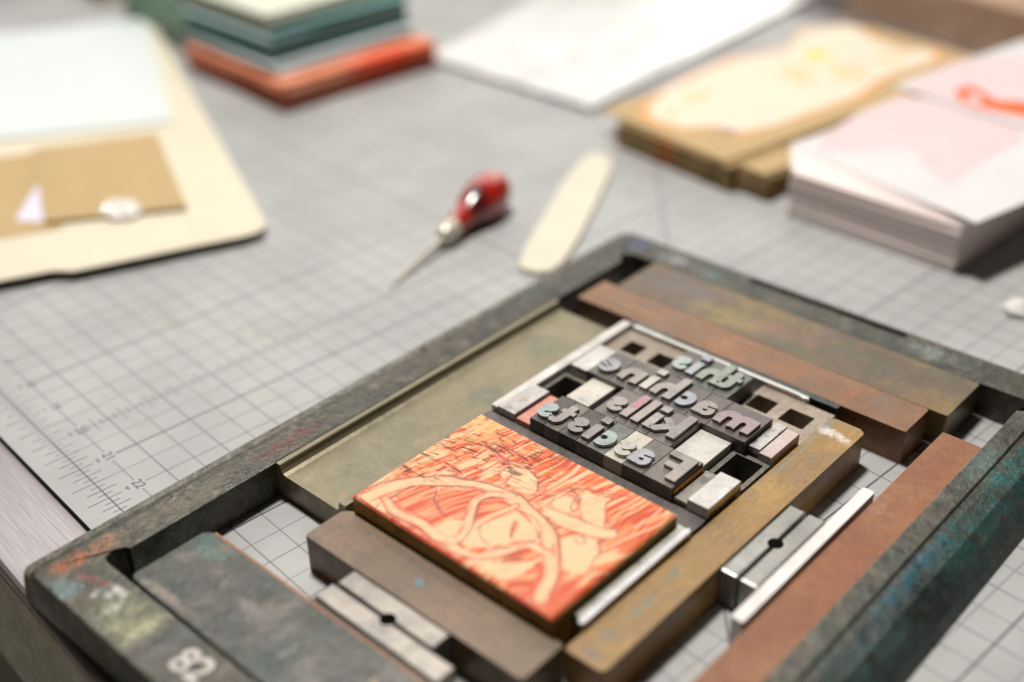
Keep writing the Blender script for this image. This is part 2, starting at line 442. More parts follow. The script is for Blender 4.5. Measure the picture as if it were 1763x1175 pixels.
while k < 9 * 8:
    v = k / 8; h = {0: 0, 4: .10, 2: .22, 6: .22}.get(k % 8, .10 if k % 2 else .12)
    if k % 8: tick(20 - h, 20 + h, v - .006, v + .006)
    k += 1
link('centre_ticks', bm, M_print, 'M', parent=cm)
for n in range(12, 24):
    me = text_mesh(str(n), .235, .0025, .0035, 0, (n + .0, .0))
    link('numeral', me, M_print, 'M', parent=cm)
    if n >= 17:
        me = text_mesh(str(n - 18 if n > 18 else 18 - n), .15, .0025, .0035, math.radians(90), (n - .02, -.18))
        link('small_numeral', me, M_print, 'M', parent=cm)
for n in range(25, 34):
    link('numeral', text_mesh(str(n - 20), .2, .0025, .0035, 0, (n, 9.12)), M_print, 'M', parent=cm)

# ================================================================ the chase (iron frame)
IRON = (.055, .056, .052)
GR = (.07, .13, .115); PALE = (.30, .31, .28); BR = (.13, .10, .08)
M_chase = mat('chase_iron', (0.055, 0.049, 0.034), .36, .35,
    layers=[((0.037, 0.055, 0.041), 1.1, .48, .66, .7), ((0.137, 0.123, 0.094), 2.6, .50, .68, .6), ((0.017, 0.016, 0.014), 3.5, .50, .64, .8), ((0.109, 0.124, 0.113), 8, .56, .72, .5), ((0.079, 0.052, 0.044), .9, .58, .7, .6)],
    spots=[(8.75, 6.0, .55, 7.5, (.018, .055, .058), .7), (8.6, 8.5, .3, 1.6, (.03, .11, .10), .6), (-.76, 5.6, .17, 8.5, (0.222, 0.211, 0.182), .6), (-.30, 3.4, .13, .75, (0.116, 0.017, 0.017), .7), (-.25, 1.5, .25, .9, (0.112, 0.098, 0.069), .7), (-.36, -.28, .17, .42, (0.423, 0.103, 0.018), .6), (-.32, .15, .2, .35, (0.270, 0.121, 0.056), .7),
           (.06, -.62, .25, .2, (0.137, 0.223, 0.237), .6), (.22, -.3, .42, .07, (0.205, 0.040, 0.033), .6, .35),
           (1.15, -.42, .62, .42, (0.217, 0.224, 0.124), .6), (1.52, -.42, .12, .5, (0.361, 0.368, 0.205), .6), (2.05, -.35, .5, .5, (0.022, 0.027, 0.040), .6),
           (.62, -.20, .22, .07, (0.487, 0.480, 0.465), .6), (.45, -.40, .07, .14, (0.467, 0.460, 0.453), .6), (.86, -.42, .09, .14, (0.519, 0.512, 0.505), .6), (.60, -.33, .07, .10, (0.454, 0.454, 0.426), .6),
           (-.2, 12.35, .3, .28, (0.045, 0.081, 0.244), .6), (.75, 12.28, .35, .22, (0.399, 0.421, 0.456), .6), (1.7, 12.2, .3, .2, (0.099, 0.177, 0.177), .6), (6.1, 12.3, .5, .25, (0.212, 0.261, 0.247), .65),
           (8.40, 7.2, .12, 1.3, (0.004, 0.111, 0.169), .6), (8.45, 10.2, .25, .8, (0.025, 0.146, 0.139), .7), (8.7, 5.7, .2, .8, (0.074, 0.131, 0.131), .55), (8.75, 7.0, .3, .7, (0.013, 0.013, 0.015), .7), (8.1, 9.9, .2, .6, (0.087, 0.158, 0.143), .6)],
    bumps=[(5, .55, .06), (22, .6, .02)], edge=((.360, .360, .346), .7, .02), roughvar=.16, spec=.6)
def ring(l, r, n, f, z, corner=None, rad=.2, inner=False):
    """20 points, five a corner: near left, near right, far right, far left"""
    A0, A1, B0, B1 = -l, 7.94 + r, -n, 11.95 + f
    pts = []
    if inner:
        for (cx, cy, sx, sy) in ((0, 0, 1, 1), (7.94, 0, -1, 1), (7.94, 11.95, -1, -1), (0, 11.95, 1, -1)):
            q = [(0, .38), (-.08, .34), (-.135, .20), (-.10, .05), (.0, .0)]
            q = [(cx + sx * x, cy + sy * y) for x, y in q]
            if (sx * sy) < 0: q = q[::-1]
            pts += q
    else:
        for (cx, cy, s0) in ((A0, B0, 180), (A1, B0, 270), (A1, B1, 0), (A0, B1, 90)):
            sx = 1 if cx == A0 else -1; sy = 1 if cy == B0 else -1
            for i in range(5):
                t = math.radians(s0 + 90 * i / 4); pts.append((cx + sx * rad + rad * math.cos(t), cy + sy * rad + rad * math.sin(t)))
    return [(x, y, z) for x, y in pts]
rings = [ring(0, 0, 0, 0, 0, inner=True), ring(0, 0, 0, 0, .605, inner=True), ring(.006, .006, .006, .006, .62, inner=True),
         ring(.55, .29, .80, .72, .62, rad=.12), ring(.60, .31, .825, .745, .605, rad=.14), ring(.70, .325, .835, .755, .565, rad=.16), ring(.82, .44, .84, .76, .555, rad=.18),
         ring(.90, .68, .845, .765, .50, rad=.2), ring(.95, .86, .85, .775, .38, rad=.2), ring(1.0, 1.02, .855, .79, .18, rad=.2), ring(1.05, 1.12, .86, .8, 0, rad=.2)]
bm = bmesh.new(); V = [[bm.verts.new(p) for p in r] for r in rings]
for r0, r1 in zip(V, V[1:] + V[:1]):
    for i in range(20): bm.faces.new((r0[i], r0[(i + 1) % 20], r1[(i + 1) % 20], r1[i]))
# rounded-end slot sunk in the far bar
ch = empty('printing_chase', 'C', 4, 6, 0, 'heavy cast-iron printing chase with green, red and white ink stains framing the locked-up forme', 'printing frame')
fr_obj = link('frame', bm, M_chase, 'C', parent=ch)
cut = link('cutter', prism(rrect(2.35, 5.58, 12.44, 12.61, .08), .55, .8), None, 'C', parent=ch)
bpy.context.view_layer.update()
md = fr_obj.modifiers.new('slot', 'BOOLEAN'); md.operation = 'DIFFERENCE'; md.object = cut; md.solver = 'EXACT'
dg = bpy.context.evaluated_depsgraph_get(); me = bpy.data.meshes.new_from_object(fr_obj.evaluated_get(dg))
fr_obj.modifiers.clear(); fr_obj.data = me; bpy.data.objects.remove(cut)
M_cast = mat('cast_mark', (.42, .39, .36), .5, .3, layers=[((.10, .12, .12), 4, .5, .65, .8)], bumps=[(14, .5, .02)])
link('cast_number', text_mesh('82', .56, .615, .640, math.radians(4), (2.52, -.37), offset=.012, bevel=.005), M_cast, 'C', parent=ch, label='cast number 82 worn pale on the near bar')
bm = bmesh.new()

# ================================================================ wooden and metal furniture
WD = (.16, .105, .060)
def furn(name, label, cat, a0, a1, b0, b1, z1, m, r=.03, bev=.018, group=None, z0=0.0):
    return link(name, prism(rrect(a0, a1, b0, b1, r), z0, z1, bev, 2), m, 'C', ((a0 + a1) / 2, (b0 + b1) / 2, z0), label=label, cat=cat, group=group)
M_w1 = mat('wood_brown', (0.186, 0.082, 0.028), .40, 0, layers=[((0.262, 0.102, 0.030), .7, .47, .62, .7), ((0.138, 0.093, 0.067), 1.4, .5, .66, .6), ((0.079, 0.065, 0.050), 5, .56, .72, .4)],
    spots=[(4.6, 10.3, .25, .35, (0.324, 0.091, 0.006), .28), (5.7, 10.2, .12, .4, (0.343, 0.073, 0.002), .28), (3.2, 10.2, .3, .3, (0.332, 0.145, 0.034), .28), (1.4, 10.25, .6, .1, (0.349, 0.192, 0.061), .28)],
    bumps=[(30, .35, .006)], grain=((1.0, 26), .35), edge=((.360, .173, .058), .8, .02), spec=.5, coat=.08, fine=.22)
furn('wood_furniture', 'reddish brown wooden bar in front of the darker mottled one at the far end', 'furniture bar', .26, 6.87, 9.885, 10.695, .62, M_w1)
M_w2 = mat('wood_mottled', (0.096, 0.060, 0.028), .38, 0, layers=[((0.200, 0.122, 0.019), .62, .46, .60, .8), ((0.123, 0.054, 0.046), .8, .53, .65, .7), ((0.057, 0.064, 0.025), 1.6, .5, .64, .7), ((0.235, 0.158, 0.043), 3, .60, .74, .5)],
    spots=[(1.4, 11.4, 1.2, .5, (0.093, 0.069, 0.064), .9), (2.6, 11.1, .8, .3, (0.204, 0.146, 0.031), .7), (3.9, 11.3, .8, .3, (0.158, 0.062, 0.062), .6)],
    bumps=[(26, .35, .008)], grain=((1.0, 22), .3), edge=((.324, .194, .058), .7, .02), spec=.5, coat=.08, fine=.22)
furn('wood_furniture', 'wide mottled brown and ochre wooden furniture bar against the far side of the chase', 'furniture bar', .56, 7.17, 10.71, 11.93, .62, M_w2)
M_grey = mat('wood_grey', (0.158, 0.099, 0.058), .46, 0, layers=[((0.110, 0.077, 0.042), .9, .48, .62, .7), ((0.212, 0.129, 0.076), 1.3, .5, .7, .6), ((0.061, 0.046, 0.032), 3.4, .58, .72, .5)],
    spots=[(3.55, 2.55, .11, .07, (0.068, 0.179, 0.203), .8), (2.1, 2.45, .16, .1, (0.181, 0.078, 0.062), .5), (3.2, 2.78, 1.1, .045, (0.070, 0.055, 0.063), .5)],
    bumps=[(30, .35, .006)], grain=((1.4, 24), .3), edge=((.245, .194, .144), .6, .02), spec=.5, coat=.08, fine=.22)
furn('wood_furniture', 'grey brown wooden furniture bar along the near edge of the orange engraved block', 'furniture bar', 1.64, 5.74, 2.165, 2.95, .615, M_grey, r=(.03, .12, .03, .05), bev=.03)
M_tan = mat('wood_tan', (0.273, 0.154, 0.044), .46, 0, layers=[((0.351, 0.208, 0.045), .7, .46, .62, .7), ((0.198, 0.125, 0.069), 1.5, .5, .64, .7), ((0.121, 0.091, 0.059), 4, .58, .72, .5)],
    spots=[(6.08, 9.12, .34, .09, (0.607, 0.549, 0.511), .85, -.25), (5.9, 9.1, .12, .12, (0.579, 0.550, 0.531), .8), (5.88, 8.2, .06, .9, (0.166, 0.195, 0.166), .7), (5.86, 9.3, .07, .2, (0.147, 0.186, 0.186), .7),
           (6.02, 4.9, .07, .3, (0.129, 0.168, 0.101), .75), (6.08, 4.1, .08, .4, (0.128, 0.175, 0.117), .75), (6.05, 3.4, .12, .25, (0.112, 0.151, 0.112), .6), (6.1, 3.05, .16, .1, (0.124, 0.105, 0.115), .7), (6.12, 3.5, .1, .1, (0.134, 0.106, 0.096), .6), (5.93, 6.9, .03, .03, (0.429, 0.065, 0.095), .8)],
    bumps=[(30, .35, .006)], grain=((24, 1.2), .25), edge=((.360, .245, .101), .5, .02), spec=.5, coat=.08, fine=.22)
furn('wood_furniture', 'ochre wooden furniture bar with a white paint smear right of the type and block', 'furniture bar', 5.795, 6.41, 2.90, 9.50, .62, M_tan, r=(.10, .07, .03, .08), bev=.022)
M_red = mat('board_redbrown', (0.207, 0.066, 0.018), .45, 0, layers=[((0.261, 0.110, 0.034), .8, .46, .62, .6), ((0.157, 0.045, 0.016), 5, .45, .66, .6), ((0.337, 0.169, 0.082), 9, .60, .72, .4)],
    spots=[(7.4, 8.0, .12, .3, (0.300, 0.190, 0.156), .5)], bumps=[(45, .4, .006)], edge=((.324, .173, .086), .7, .015), spec=.5, coat=.08, fine=.22)
furn('hardboard_furniture', 'smooth red-brown board standing along the right bar of the chase', 'furniture bar', 7.30, 7.935, .25, 10.29, .60, M_red, r=.015, bev=.008)
M_green = mat('iron_green', (0.052, 0.054, 0.047), .44, .2, layers=[((0.024, 0.042, 0.034), .9, .46, .6, .8), ((0.130, 0.113, 0.100), 1.5, .50, .64, .75), ((0.062, 0.055, 0.051), 3.5, .5, .62, .6), ((0.185, 0.165, 0.152), 5.5, .63, .74, .6), ((0.019, 0.021, 0.020), 2.4, .56, .68, .6)],
    spots=[(1.1, .16, .62, .085, (0.205, 0.172, 0.141), .85, .06), (.85, 1.15, .4, .25, (0.052, 0.119, 0.099), .6), (4.4, .95, .08, .05, (0.345, 0.257, 0.143), .8), (1.0, 1.25, .06, .04, (0.388, 0.064, 0.038), .6),
           (2.2, .75, .25, .12, (0.210, 0.183, 0.176), .5), (2.9, .8, .14, .22, (0.210, 0.177, 0.170), .5), (3.2, .6, .05, .25, (0.198, 0.171, 0.157), .5), (1.6, .85, .1, .15, (0.152, 0.173, 0.152), .5)],
    bumps=[(7, .5, .03), (30, .4, .01)], edge=((.302, .288, .266), .5, .02), roughvar=.15)
furn('iron_furniture', 'wide dark furniture block mottled green and grey beside the near bar', 'furniture block', .50, 7.2, .07, 1.335, .61, M_green, r=(.02, .09, .05, .02), bev=.03)
M_rust = mat('reglet_orange', (.259, .108, .036), .6, layers=[((.101, .050, .029), 2, .48, .62, .7)])
furn('wood_reglet', 'thin orange-brown wooden reglet lying along the green furniture block', 'reglet', .62, 7.1, 1.345, 1.385, .60, M_rust, r=.004, bev=.004)
M_darks = mat('strip_dark', (.043, .061, .061), .42, .3, layers=[((.022, .025, .025), 1.8, .46, .6, .8), ((.115, .158, .158), 3.5, .55, .68, .5)], spots=[(2.1, 9.82, .5, .06, (.115, .216, .194), .7), (4.6, 9.82, .9, .06, (.036, .065, .086), .7)], bumps=[(22, .4, .01)], edge=((.432, .432, .418), .8, .012))
furn('metal_reglet', 'dark blue-green metal reglet between the type and the brown wooden bar', 'reglet', 1.54, 5.745, 9.775, 9.875, .615, M_darks, r=.005, bev=.006)
M_steelb = mat('rule_steel', (.055, .05, .045), .5, .6)
furn('metal_reglet', 'near-black strip in the gap beside the lower left locking quoin', 'reglet', 2.66, 6.9, 1.395, 1.435, .585, M_steelb, r=.004, bev=.004)  # near-black strip filling the gap between wooden reglet and quoin

M_lead = mat('lead_bright', (.52, .50, .47), .34, .75, layers=[((.42, .40, .36), 2.2, .48, .64, .6), ((.75, .73, .72), 1.2, .5, .66, .5)], bumps=[(35, .35, .006)], edge=((.85, .84, .82), .5, .01), fine=.12)
M_leadw = mat('lead_white', (.62, .59, .57), .45, .35, layers=[((.58, .53, .48), 1.6, .5, .66, .6)], bumps=[(35, .35, .006)], fine=.12)
furn('lead_strip', 'long pale lead strip along the left side of the type', 'lead strip', 1.475, 1.655, 6.21, 9.72, .66, M_lead, r=.01, bev=.012)
link('lead_strip', prism([(1.70, 9.68), (5.1, 9.68), (5.22, 9.665), (5.28, 9.70), (5.24, 9.745), (4.9, 9.755), (1.70, 9.755)], 0, .64, .008), M_lead, 'C', (3.4, 9.7, 0), label='thin lead strip with a bent bright end above the top line of type', cat='lead strip')
furn('lead_strip', 'long whitish lead strip standing against the red-brown board', 'lead strip', 7.06, 7.245, 4.70, 8.18, .66, M_leadw, r=.02, bev=.02)
M_reg = mat('reglet_grey', (0.090, 0.078, 0.075), .46, .25, layers=[((0.058, 0.052, 0.049), 2.5, .5, .66, .6), ((0.138, 0.121, 0.121), 1.2, .5, .66, .5)], bumps=[(40, .6, .01)], edge=((.216, .202, .194), .5, .01))
furn('metal_reglet', 'dark grey reglet between the engraved block and the bottom line of type', 'reglet', 1.52, 5.72, 5.70, 6.115, .61, M_reg, r=.02, bev=.012)
M_oliv = mat('strip_olive', (.36, .36, .31), .38, .7, layers=[((.26, .25, .20), 1.6, .46, .62, .6)], bumps=[(30, .3, .006)], fine=.12)
furn('lead_strip', 'dull olive metal strip touching the right side of the engraved block', 'lead strip', 5.55, 5.665, 3.37, 5.68, .72, M_oliv, r=.01, bev=.015)
M_pol = mat('strip_polished', (.50, .50, .52), .28, .9, bumps=[(20, .15, .004)], fine=.12)
furn('lead_strip', 'bright polished metal strip beside the ochre bar right of the block', 'lead strip', 5.675, 5.772, 3.28, 5.69, .735, M_pol, r=.03, bev=.035)

# hollow cast metal furniture: raised rims and a sunken floor
M_tray = mat('tray_metal', (0.206, 0.178, 0.114), .40, .45, layers=[((0.152, 0.146, 0.094), .8, .46, .62, .6), ((0.240, 0.207, 0.142), 1.6, .5, .68, .6), ((0.348, 0.327, 0.252), 22, .66, .74, .5), ((0.092, 0.076, 0.045), 3, .60, .74, .45)],
    spots=[(1.0, 6.6, .35, .35, (0.084, 0.123, 0.095), .6), (.75, 8.3, .5, .5, (0.120, 0.142, 0.102), .55), (1.22, 3.25, .02, .02, (0.444, 0.058, 0.009), .8)],
    bumps=[(40, .35, .006), (4, .2, .02)], edge=((.396, .360, .302), .5, .012), roughvar=.12, fine=.14)
prof = [(-.03, 0), (-.03, .60), (-.02, .62), (.085, .62), (.10, .605), (.115, .53), (.15, .475), (.22, .455), (1.40, .455), (1.435, .475), (1.455, .61), (1.465, .62), (1.46 + .14, .62), (1.60, 0)]
prof2 = [(-.03, 0), (-.03, .60), (-.02, .62), (.085, .62), (.10, .605), (.115, .53), (.15, .475), (.22, .455), (1.40, .455), (1.435, .475), (1.44, .48), (1.445, .485), (1.45, .49), (1.45, 0)]
bm = bmesh.new(); R4 = []
for b in (2.95, 5.6, 6.2, 9.55): R4.append([bm.verts.new((a, b, z)) for a, z in (prof if b < 6 else prof2)])
for r0, r1 in zip(R4, R4[1:]):
    for i in range(len(prof)): j = (i + 1) % len(prof); bm.faces.new((r0[i], r0[j], r1[j], r1[i]))
bm.faces.new(R4[0][::-1]); bm.faces.new(R4[-1])
link('metal_furniture', bm, M_tray, 'C', (.75, 6.2, 0), label='broad olive metal furniture with raised rim and scratched sunken floor left of the block', cat='furniture block')

# ---- quoins: two sliding wedges with a key hole between
def quoin_mats(nm, base): return mat(nm, base, .36, .75, layers=[((base[0] * .7,) * 3, 1.6, .48, .64, .6), ((min(1, base[0] * 1.25),) * 3, .9, .5, .66, .4)], bumps=[(30, .25, .006)], fine=.12, edge=((.8, .8, .79), .4, .012))
def quoin(label, c, ang, L, mt, slide, half=.36):
    FRn = frame('Q%d' % len(FR), (CO[0] + c[0] * math.cos(TH) - c[1] * math.sin(TH), CO[1] + c[0] * math.sin(TH) + c[1] * math.cos(TH)), 5.1 + ang)
    q = empty('locking_quoin', FRn, 0, 0, 0, label, 'quoin')
    r = .15
    for sgn, (x0, x1) in ((1, L[0]), (-1, L[1])):
        pts = []
        g = .022
        n = 10
        y1 = half * sgn
        arc = []
        for i in range(n + 1):
            t = math.pi * i / n
            arc.append((-r * math.cos(t), sgn * max(r * math.sin(t), g)))
        pts = [(x0, g * sgn)] + arc + [(x1, g * sgn), (x1, y1), (x0, y1)]
        if sgn < 0: pts = pts[::-1]
        link('wedge', prism(pts, .0, .60, .03, 3), mt, FRn, parent=q)
    # inner toothed drum deep inside the key hole
    bmq = bmesh.new(); bmesh.ops.create_cone(bmq, cap_ends=True, segments=6, radius1=.11, radius2=.11, depth=.2, matrix=Matrix.Translation((0, 0, .12)))
    link('key_socket', bmq, M_steelb, FRn, parent=q)
M_q1 = quoin_mats('quoin_warm', (.27, .245, .22)); M_q2 = quoin_mats('quoin_grey', (.30, .295, .275))
quoin('steel locking quoin with round key hole below the grey wooden bar at lower left', (3.73, 1.815), 0, ((-1.03, .80), (-1.06, 1.24)), M_q1, 0, .345)
quoin('steel locking quoin with round key hole between the ochre bar and the whitish lead strip', (6.72, 6.34), 90, ((-.93, .87), (-.93, .87)), M_q2, 0, .29)

# ================================================================ type
def metal(nm, base, rough=.42, metal_=.6, **k):
    return mat(nm, base, rough, metal_, layers=[(tuple(c * .6 for c in base), 3.0, .50, .66, .6), (tuple(min(1, c * 1.35) for c in base), 1.7, .52, .68, .5)] + k.get('lay', []),
               bumps=[(45, .35, .005)], edge=(tuple(min(1, c * 2.2 + .1) for c in base), .6, .010), roughvar=.12, fine=.16, spots=k.get('sp', ()))
BODY = {
 'dark': metal('type_dark', (0.089, 0.080, 0.075)), 'warm': metal('type_warm', (0.168, 0.147, 0.134)), 'mid': metal('type_mid', (0.133, 0.120, 0.111)),
 'green': metal('type_green', (0.147, 0.155, 0.141)), 'pale': metal('type_pale', (0.460, 0.427, 0.364), .45, .4), 'plum': metal('type_plum', (0.142, 0.119, 0.116)),
}
FACE = {
 'mint': metal('face_mint', (0.296, 0.333, 0.320), .36), 'blue': metal('face_blue', (0.312, 0.325, 0.357), .34), 'warm': metal('face_warm', (0.305, 0.273, 0.257), .38),
 'rose': metal('face_rose', (0.304, 0.245, 0.242), .38), 'pink': metal('face_pink', (0.312, 0.253, 0.253), .38, sp=[(3.5, 7.55, .10, .22, (.45, .14, .22), .8)]),
 'cream': metal('face_cream', (0.437, 0.411, 0.367), .42, .35), 'grey': metal('face_grey', (0.248, 0.232, 0.223), .4), 'lilac': metal('face_lilac', (0.317, 0.317, 0.341), .35),
 'sage': metal('face_sage', (0.280, 0.306, 0.268), .38),
}
GL = {c: glyph(c) for c in 'thismacnekFl'}
def sort(ch, ar, b0, a0, a1, bl, bh, body, face, label, grp):
    t = empty('metal_type', 'C', (a0 + a1) / 2, (bl + bh) / 2, 0, label, 'type sort', grp)
    link('body', prism([(a0 + .003, bl), (a1 - .003, bl), (a1 - .003, bh), (a0 + .003, bh)], 0, .855, .007, 1), BODY[body], 'C', parent=t)
    loops = [[(ar - x, b0 + y) for x, y in L][::-1] for L in GL[ch]]
    me = curve_mesh(loops, .853, .918, .0025, 1)
    link('letter_face', me, FACE[face], 'C', parent=t)
rows = [
 (6.21, 6.125, 6.925, 'the bottom line of type, next to the engraved block', 'sorts of the bottom line of type', [
  ('s', 2.655, 2.38, 2.675, 'dark', 'mint', 'pale mint mirrored letter s at the left end of the bottom line of type'),
  ('t', 2.950, 2.675, 2.965, 'warm', 'warm', 'warm grey mirrored letter t next to the mint s in the bottom line'),
  ('s', 3.275, 2.965, 3.305, 'dark', 'grey', 'dull grey mirrored letter s between the t and i of the bottom line'),
  ('i', 3.49, 3.305, 3.505, 'mid', 'grey', 'grey mirrored letter i in the middle of the bottom line'),
  ('c', 3.835, 3.505, 3.85, 'green', 'mint', 'greenish mirrored letter c in the bottom line of type'),
  ('s', 4.185, 3.85, 4.20, 'pale', 'cream', 'bright cream mirrored letter s on a pale body in the bottom line'),
  ('a', 4.545, 4.20, 4.575, 'mid', 'lilac', 'lilac mirrored letter a beside the capital F'),
  ('F', 5.085, 4.575, 5.105, 'warm', 'warm', 'large mirrored capital letter F at the right end of the bottom line')]),
 (7.05, 6.93, 7.745, '', 'sorts of the third line of type', [
  ('s', 3.375, 3.005, 3.40, 'warm', 'warm', 'grey mirrored letter s beside the pink-stained l'),
  ('l', 3.575, 3.40, 3.60, 'warm', 'pink', 'mirrored letter l with a magenta stain along its face'),
  ('l', 3.785, 3.60, 3.81, 'mid', 'warm', 'plain grey mirrored letter l between the pink l and the i'),
  ('i', 4.01, 3.81, 4.03, 'mid', 'warm', 'grey mirrored letter i beside the k'),
  ('k', 4.465, 4.03, 4.49, 'warm', 'grey', 'mirrored letter k with dark scratched arms')]),
 (7.875, 7.75, 8.555, '', 'sorts of the second line of type', [
  ('e', 2.62, 2.21, 2.66, 'mid', 'lilac', 'rounded bluish mirrored letter e at the left end of the long line'),
  ('n', 3.115, 2.66, 3.135, 'mid', 'warm', 'warm grey mirrored letter n between e and i'),
  ('i', 3.335, 3.135, 3.355, 'warm', 'cream', 'pale mirrored letter i between n and h in the long line'),
  ('h', 3.79, 3.355, 3.81, 'mid', 'warm', 'grey mirrored letter h in the long line of type'),
  ('c', 4.14, 3.81, 4.165, 'mid', 'blue', 'blue-grey mirrored letter c in the long line of type'),
  ('a', 4.54, 4.165, 4.57, 'plum', 'warm', 'grey mirrored letter a beside the wide m'),
  ('m', 5.25, 4.57, 5.285, 'plum', 'rose', 'wide rosy mirrored letter m at the right end of the long line')]),
 (8.70, 8.56, 9.36, '', 'sorts of the top line of type', [
  ('s', 3.455, 3.125, 3.475, 'mid', 'mint', 'greenish mirrored letter s at the left end of the top short line'),
  ('i', 3.65, 3.475, 3.675, 'mid', 'blue', 'bluish mirrored letter i in the top short line'),
  ('h', 4.115, 3.675, 4.13, 'green', 'sage', 'sage green mirrored letter h in the top short line'),
  ('t', 4.395, 4.13, 4.43, 'green', 'sage', 'sage green mirrored letter t at the right end of the top short line')]),
]
for b0, bl, bh, _, grp, L in rows:
    for ch_, ar, a0, a1, body, face, label in L: sort(ch_, ar, b0, a0, a1, bl, bh, body, face, label, grp)
# small white flecks of paper caught between the sorts
# ---------------------------------------------------------------- spacing material
def quad(label, a0, a1, b0, b1, z, m, bev=.008, cat='spacing block', name='metal_quad', group=None):
    return link(name, prism([(a0, b0), (a1, b0), (a1, b1), (a0, b1)], 0, z, bev, 1), m, 'C', ((a0 + a1) / 2, (b0 + b1) / 2, 0), label=label, cat=cat, group=group)
def hollow(label, a0, a1, b0, b1, z, holes, m, floor=.08):
    t = empty('hollow_quad', 'C', (a0 + a1) / 2, (b0 + b1) / 2, 0, label, 'spacing block')
    xs = sorted({a0, a1, *[h[0] for h in holes], *[h[1] for h in holes]}); ys = sorted({b0, b1, *[h[2] for h in holes], *[h[3] for h in holes]})
    bm = bmesh.new()
    cells = {}
    for i in range(len(xs) - 1):
        for j in range(len(ys) - 1):
            cx, cy = (xs[i] + xs[i + 1]) / 2, (ys[j] + ys[j + 1]) / 2
            cells[i, j] = floor if any(h[0] < cx < h[1] and h[2] < cy < h[3] for h in holes) else z
    VV = {}
    def vt(x, y, zz):
        k = (round(x, 4), round(y, 4), round(zz, 4))
        if k not in VV: VV[k] = bm.verts.new(k)
        return VV[k]
    def hgt(i, j): return cells.get((i, j), 0.0)
    for (i, j), zz in cells.items():
        x0, x1, y0, y1 = xs[i], xs[i + 1], ys[j], ys[j + 1]
        bm.faces.new([vt(x0, y0, zz), vt(x1, y0, zz), vt(x1, y1, zz), vt(x0, y1, zz)])
        for (di, dj, p, q) in ((1, 0, (x1, y0), (x1, y1)), (-1, 0, (x0, y1), (x0, y0)), (0, 1, (x1, y1), (x0, y1)), (0, -1, (x0, y0), (x1, y0))):
            o = hgt(i + di, j + dj)
            if o < zz: bm.faces.new([vt(*p, o), vt(*q, o), vt(*q, zz), vt(*p, zz)])
    link('cast_block', bm, m, 'C', parent=t)
    return t
M_hol = mat('hollow_brown', (.30, .245, .195), .5, .2, layers=[((.20, .16, .125), 2.2, .48, .64, .6), ((.10, .08, .05), 9, .60, .7, .5)], bumps=[(30, .5, .01)], edge=((.45, .38, .3), .5, .01))
M_hold = mat('hollow_dark', (.15, .14, .12), .5, .4, layers=[((.07, .065, .05), 2.6, .48, .64, .7), ((.40, .33, .12), 30, .68, .74, .6)], bumps=[(30, .5, .01)], edge=((.55, .5, .45), .7, .012))
hollow('brown cast spacing block with two square holes above the left of the long line', 1.67, 3.10, 8.60, 9.66, .555, [(1.92, 2.27, 9.0, 9.38), (2.52, 2.90, 8.98, 9.37)], M_hol)
hollow('brown cast spacing block with two square holes right of the short top line', 4.45, 5.785, 8.57, 9.66, .555, [(4.52, 4.92, 8.98, 9.38), (5.13, 5.58, 8.98, 9.38)], M_hol)
hollow('dark hollow spacing block left of the white stained quad', 1.67, 2.30, 7.05, 7.84, .55, [(1.75, 2.22, 7.12, 7.76)], M_hold)
hollow('open square spacing block with a worn bright rim beside the big white quad', 5.115, 5.74, 7.01, 7.79, .62, [(5.19, 5.67, 7.07, 7.71)], M_hold)
M_q_sh = mat('quad_shiny', (.52, .50, .48), .30, .85, layers=[((.42, .40, .38), 1.8, .48, .64, .6), ((.85, .85, .88), 2.6, .54, .66, .7, (1, .3, 1))], bumps=[(28, .2, .005), (4, .15, .015)], edge=((.9, .9, .88), .5, .01), roughvar=.14, fine=.15)
M_q_gr = mat('quad_grain', (.46, .44, .43), .30, .85, layers=[((.25, .22, .18), 3.4, .56, .66, .8)], spots=[(5.30, 8.02, .05, .07, (.12, .10, .08), .8), (5.37, 8.25, .035, .05, (.10, .08, .06), .85), (5.38, 8.42, .03, .03, (.12, .1, .08), .7), (1.86, 6.55, .08, .14, (.34, .27, .15), .7)], bumps=[(9, .45, .014), (50, .4, .006)], edge=((.9, .9, .88), .5, .01), roughvar=.12, fine=.15)
M_q_pk = mat('quad_pink', (.46, .38, .36), .42, .4, layers=[((.46, .34, .34), 1.5, .48, .66, .5)], bumps=[(35, .3, .006)], edge=((.75, .7, .67), .5, .01), fine=.15)
M_q_rd = mat('quad_red', (.52, .22, .17), .5, .1, layers=[((.60, .34, .28), 2.2, .46, .62, .7), ((.40, .14, .10), 5, .55, .7, .5)], bumps=[(35, .4, .006)], fine=.15)
M_q_wh = mat('quad_white', (.50, .47, .41), .5, .15, layers=[((.45, .42, .37), 2.0, .52, .68, .6), ((.55, .53, .49), 1.2, .5, .64, .5)], spots=[(2.62, 7.16, .11, .05, (.15, .28, .31), .75), (2.56, 7.38, .03, .03, (.2, .3, .32), .7), (2.75, 7.12, .05, .03, (.15, .28, .31), .7)], bumps=[(35, .4, .006)], fine=.15)
M_q_big = mat('quad_big', (.46, .445, .415), .5, .3, layers=[((.42, .40, .37), 2.0, .54, .70, .6), ((.53, .51, .48), 1.0, .5, .64, .5)], bumps=[(35, .4, .006)], edge=((.75, .74, .7), .4, .01), fine=.15)
M_q_dk = mat('quad_dark', (.26, .245, .215), .45, .4, layers=[((.10, .09, .08), 2.6, .50, .64, .8)], bumps=[(35, .4, .006)], fine=.15)
M_brass = mat('brass_rule', (.55, .23, .05), .3, .9)
quad('bright scratched quad left of the long line of type', 1.765, 2.13, 7.86, 8.67, .75, M_q_sh)
quad('bright quad with a pitted hole at the lower left corner of the type', 1.675, 2.045, 6.14, 7.0, .75, M_q_gr)
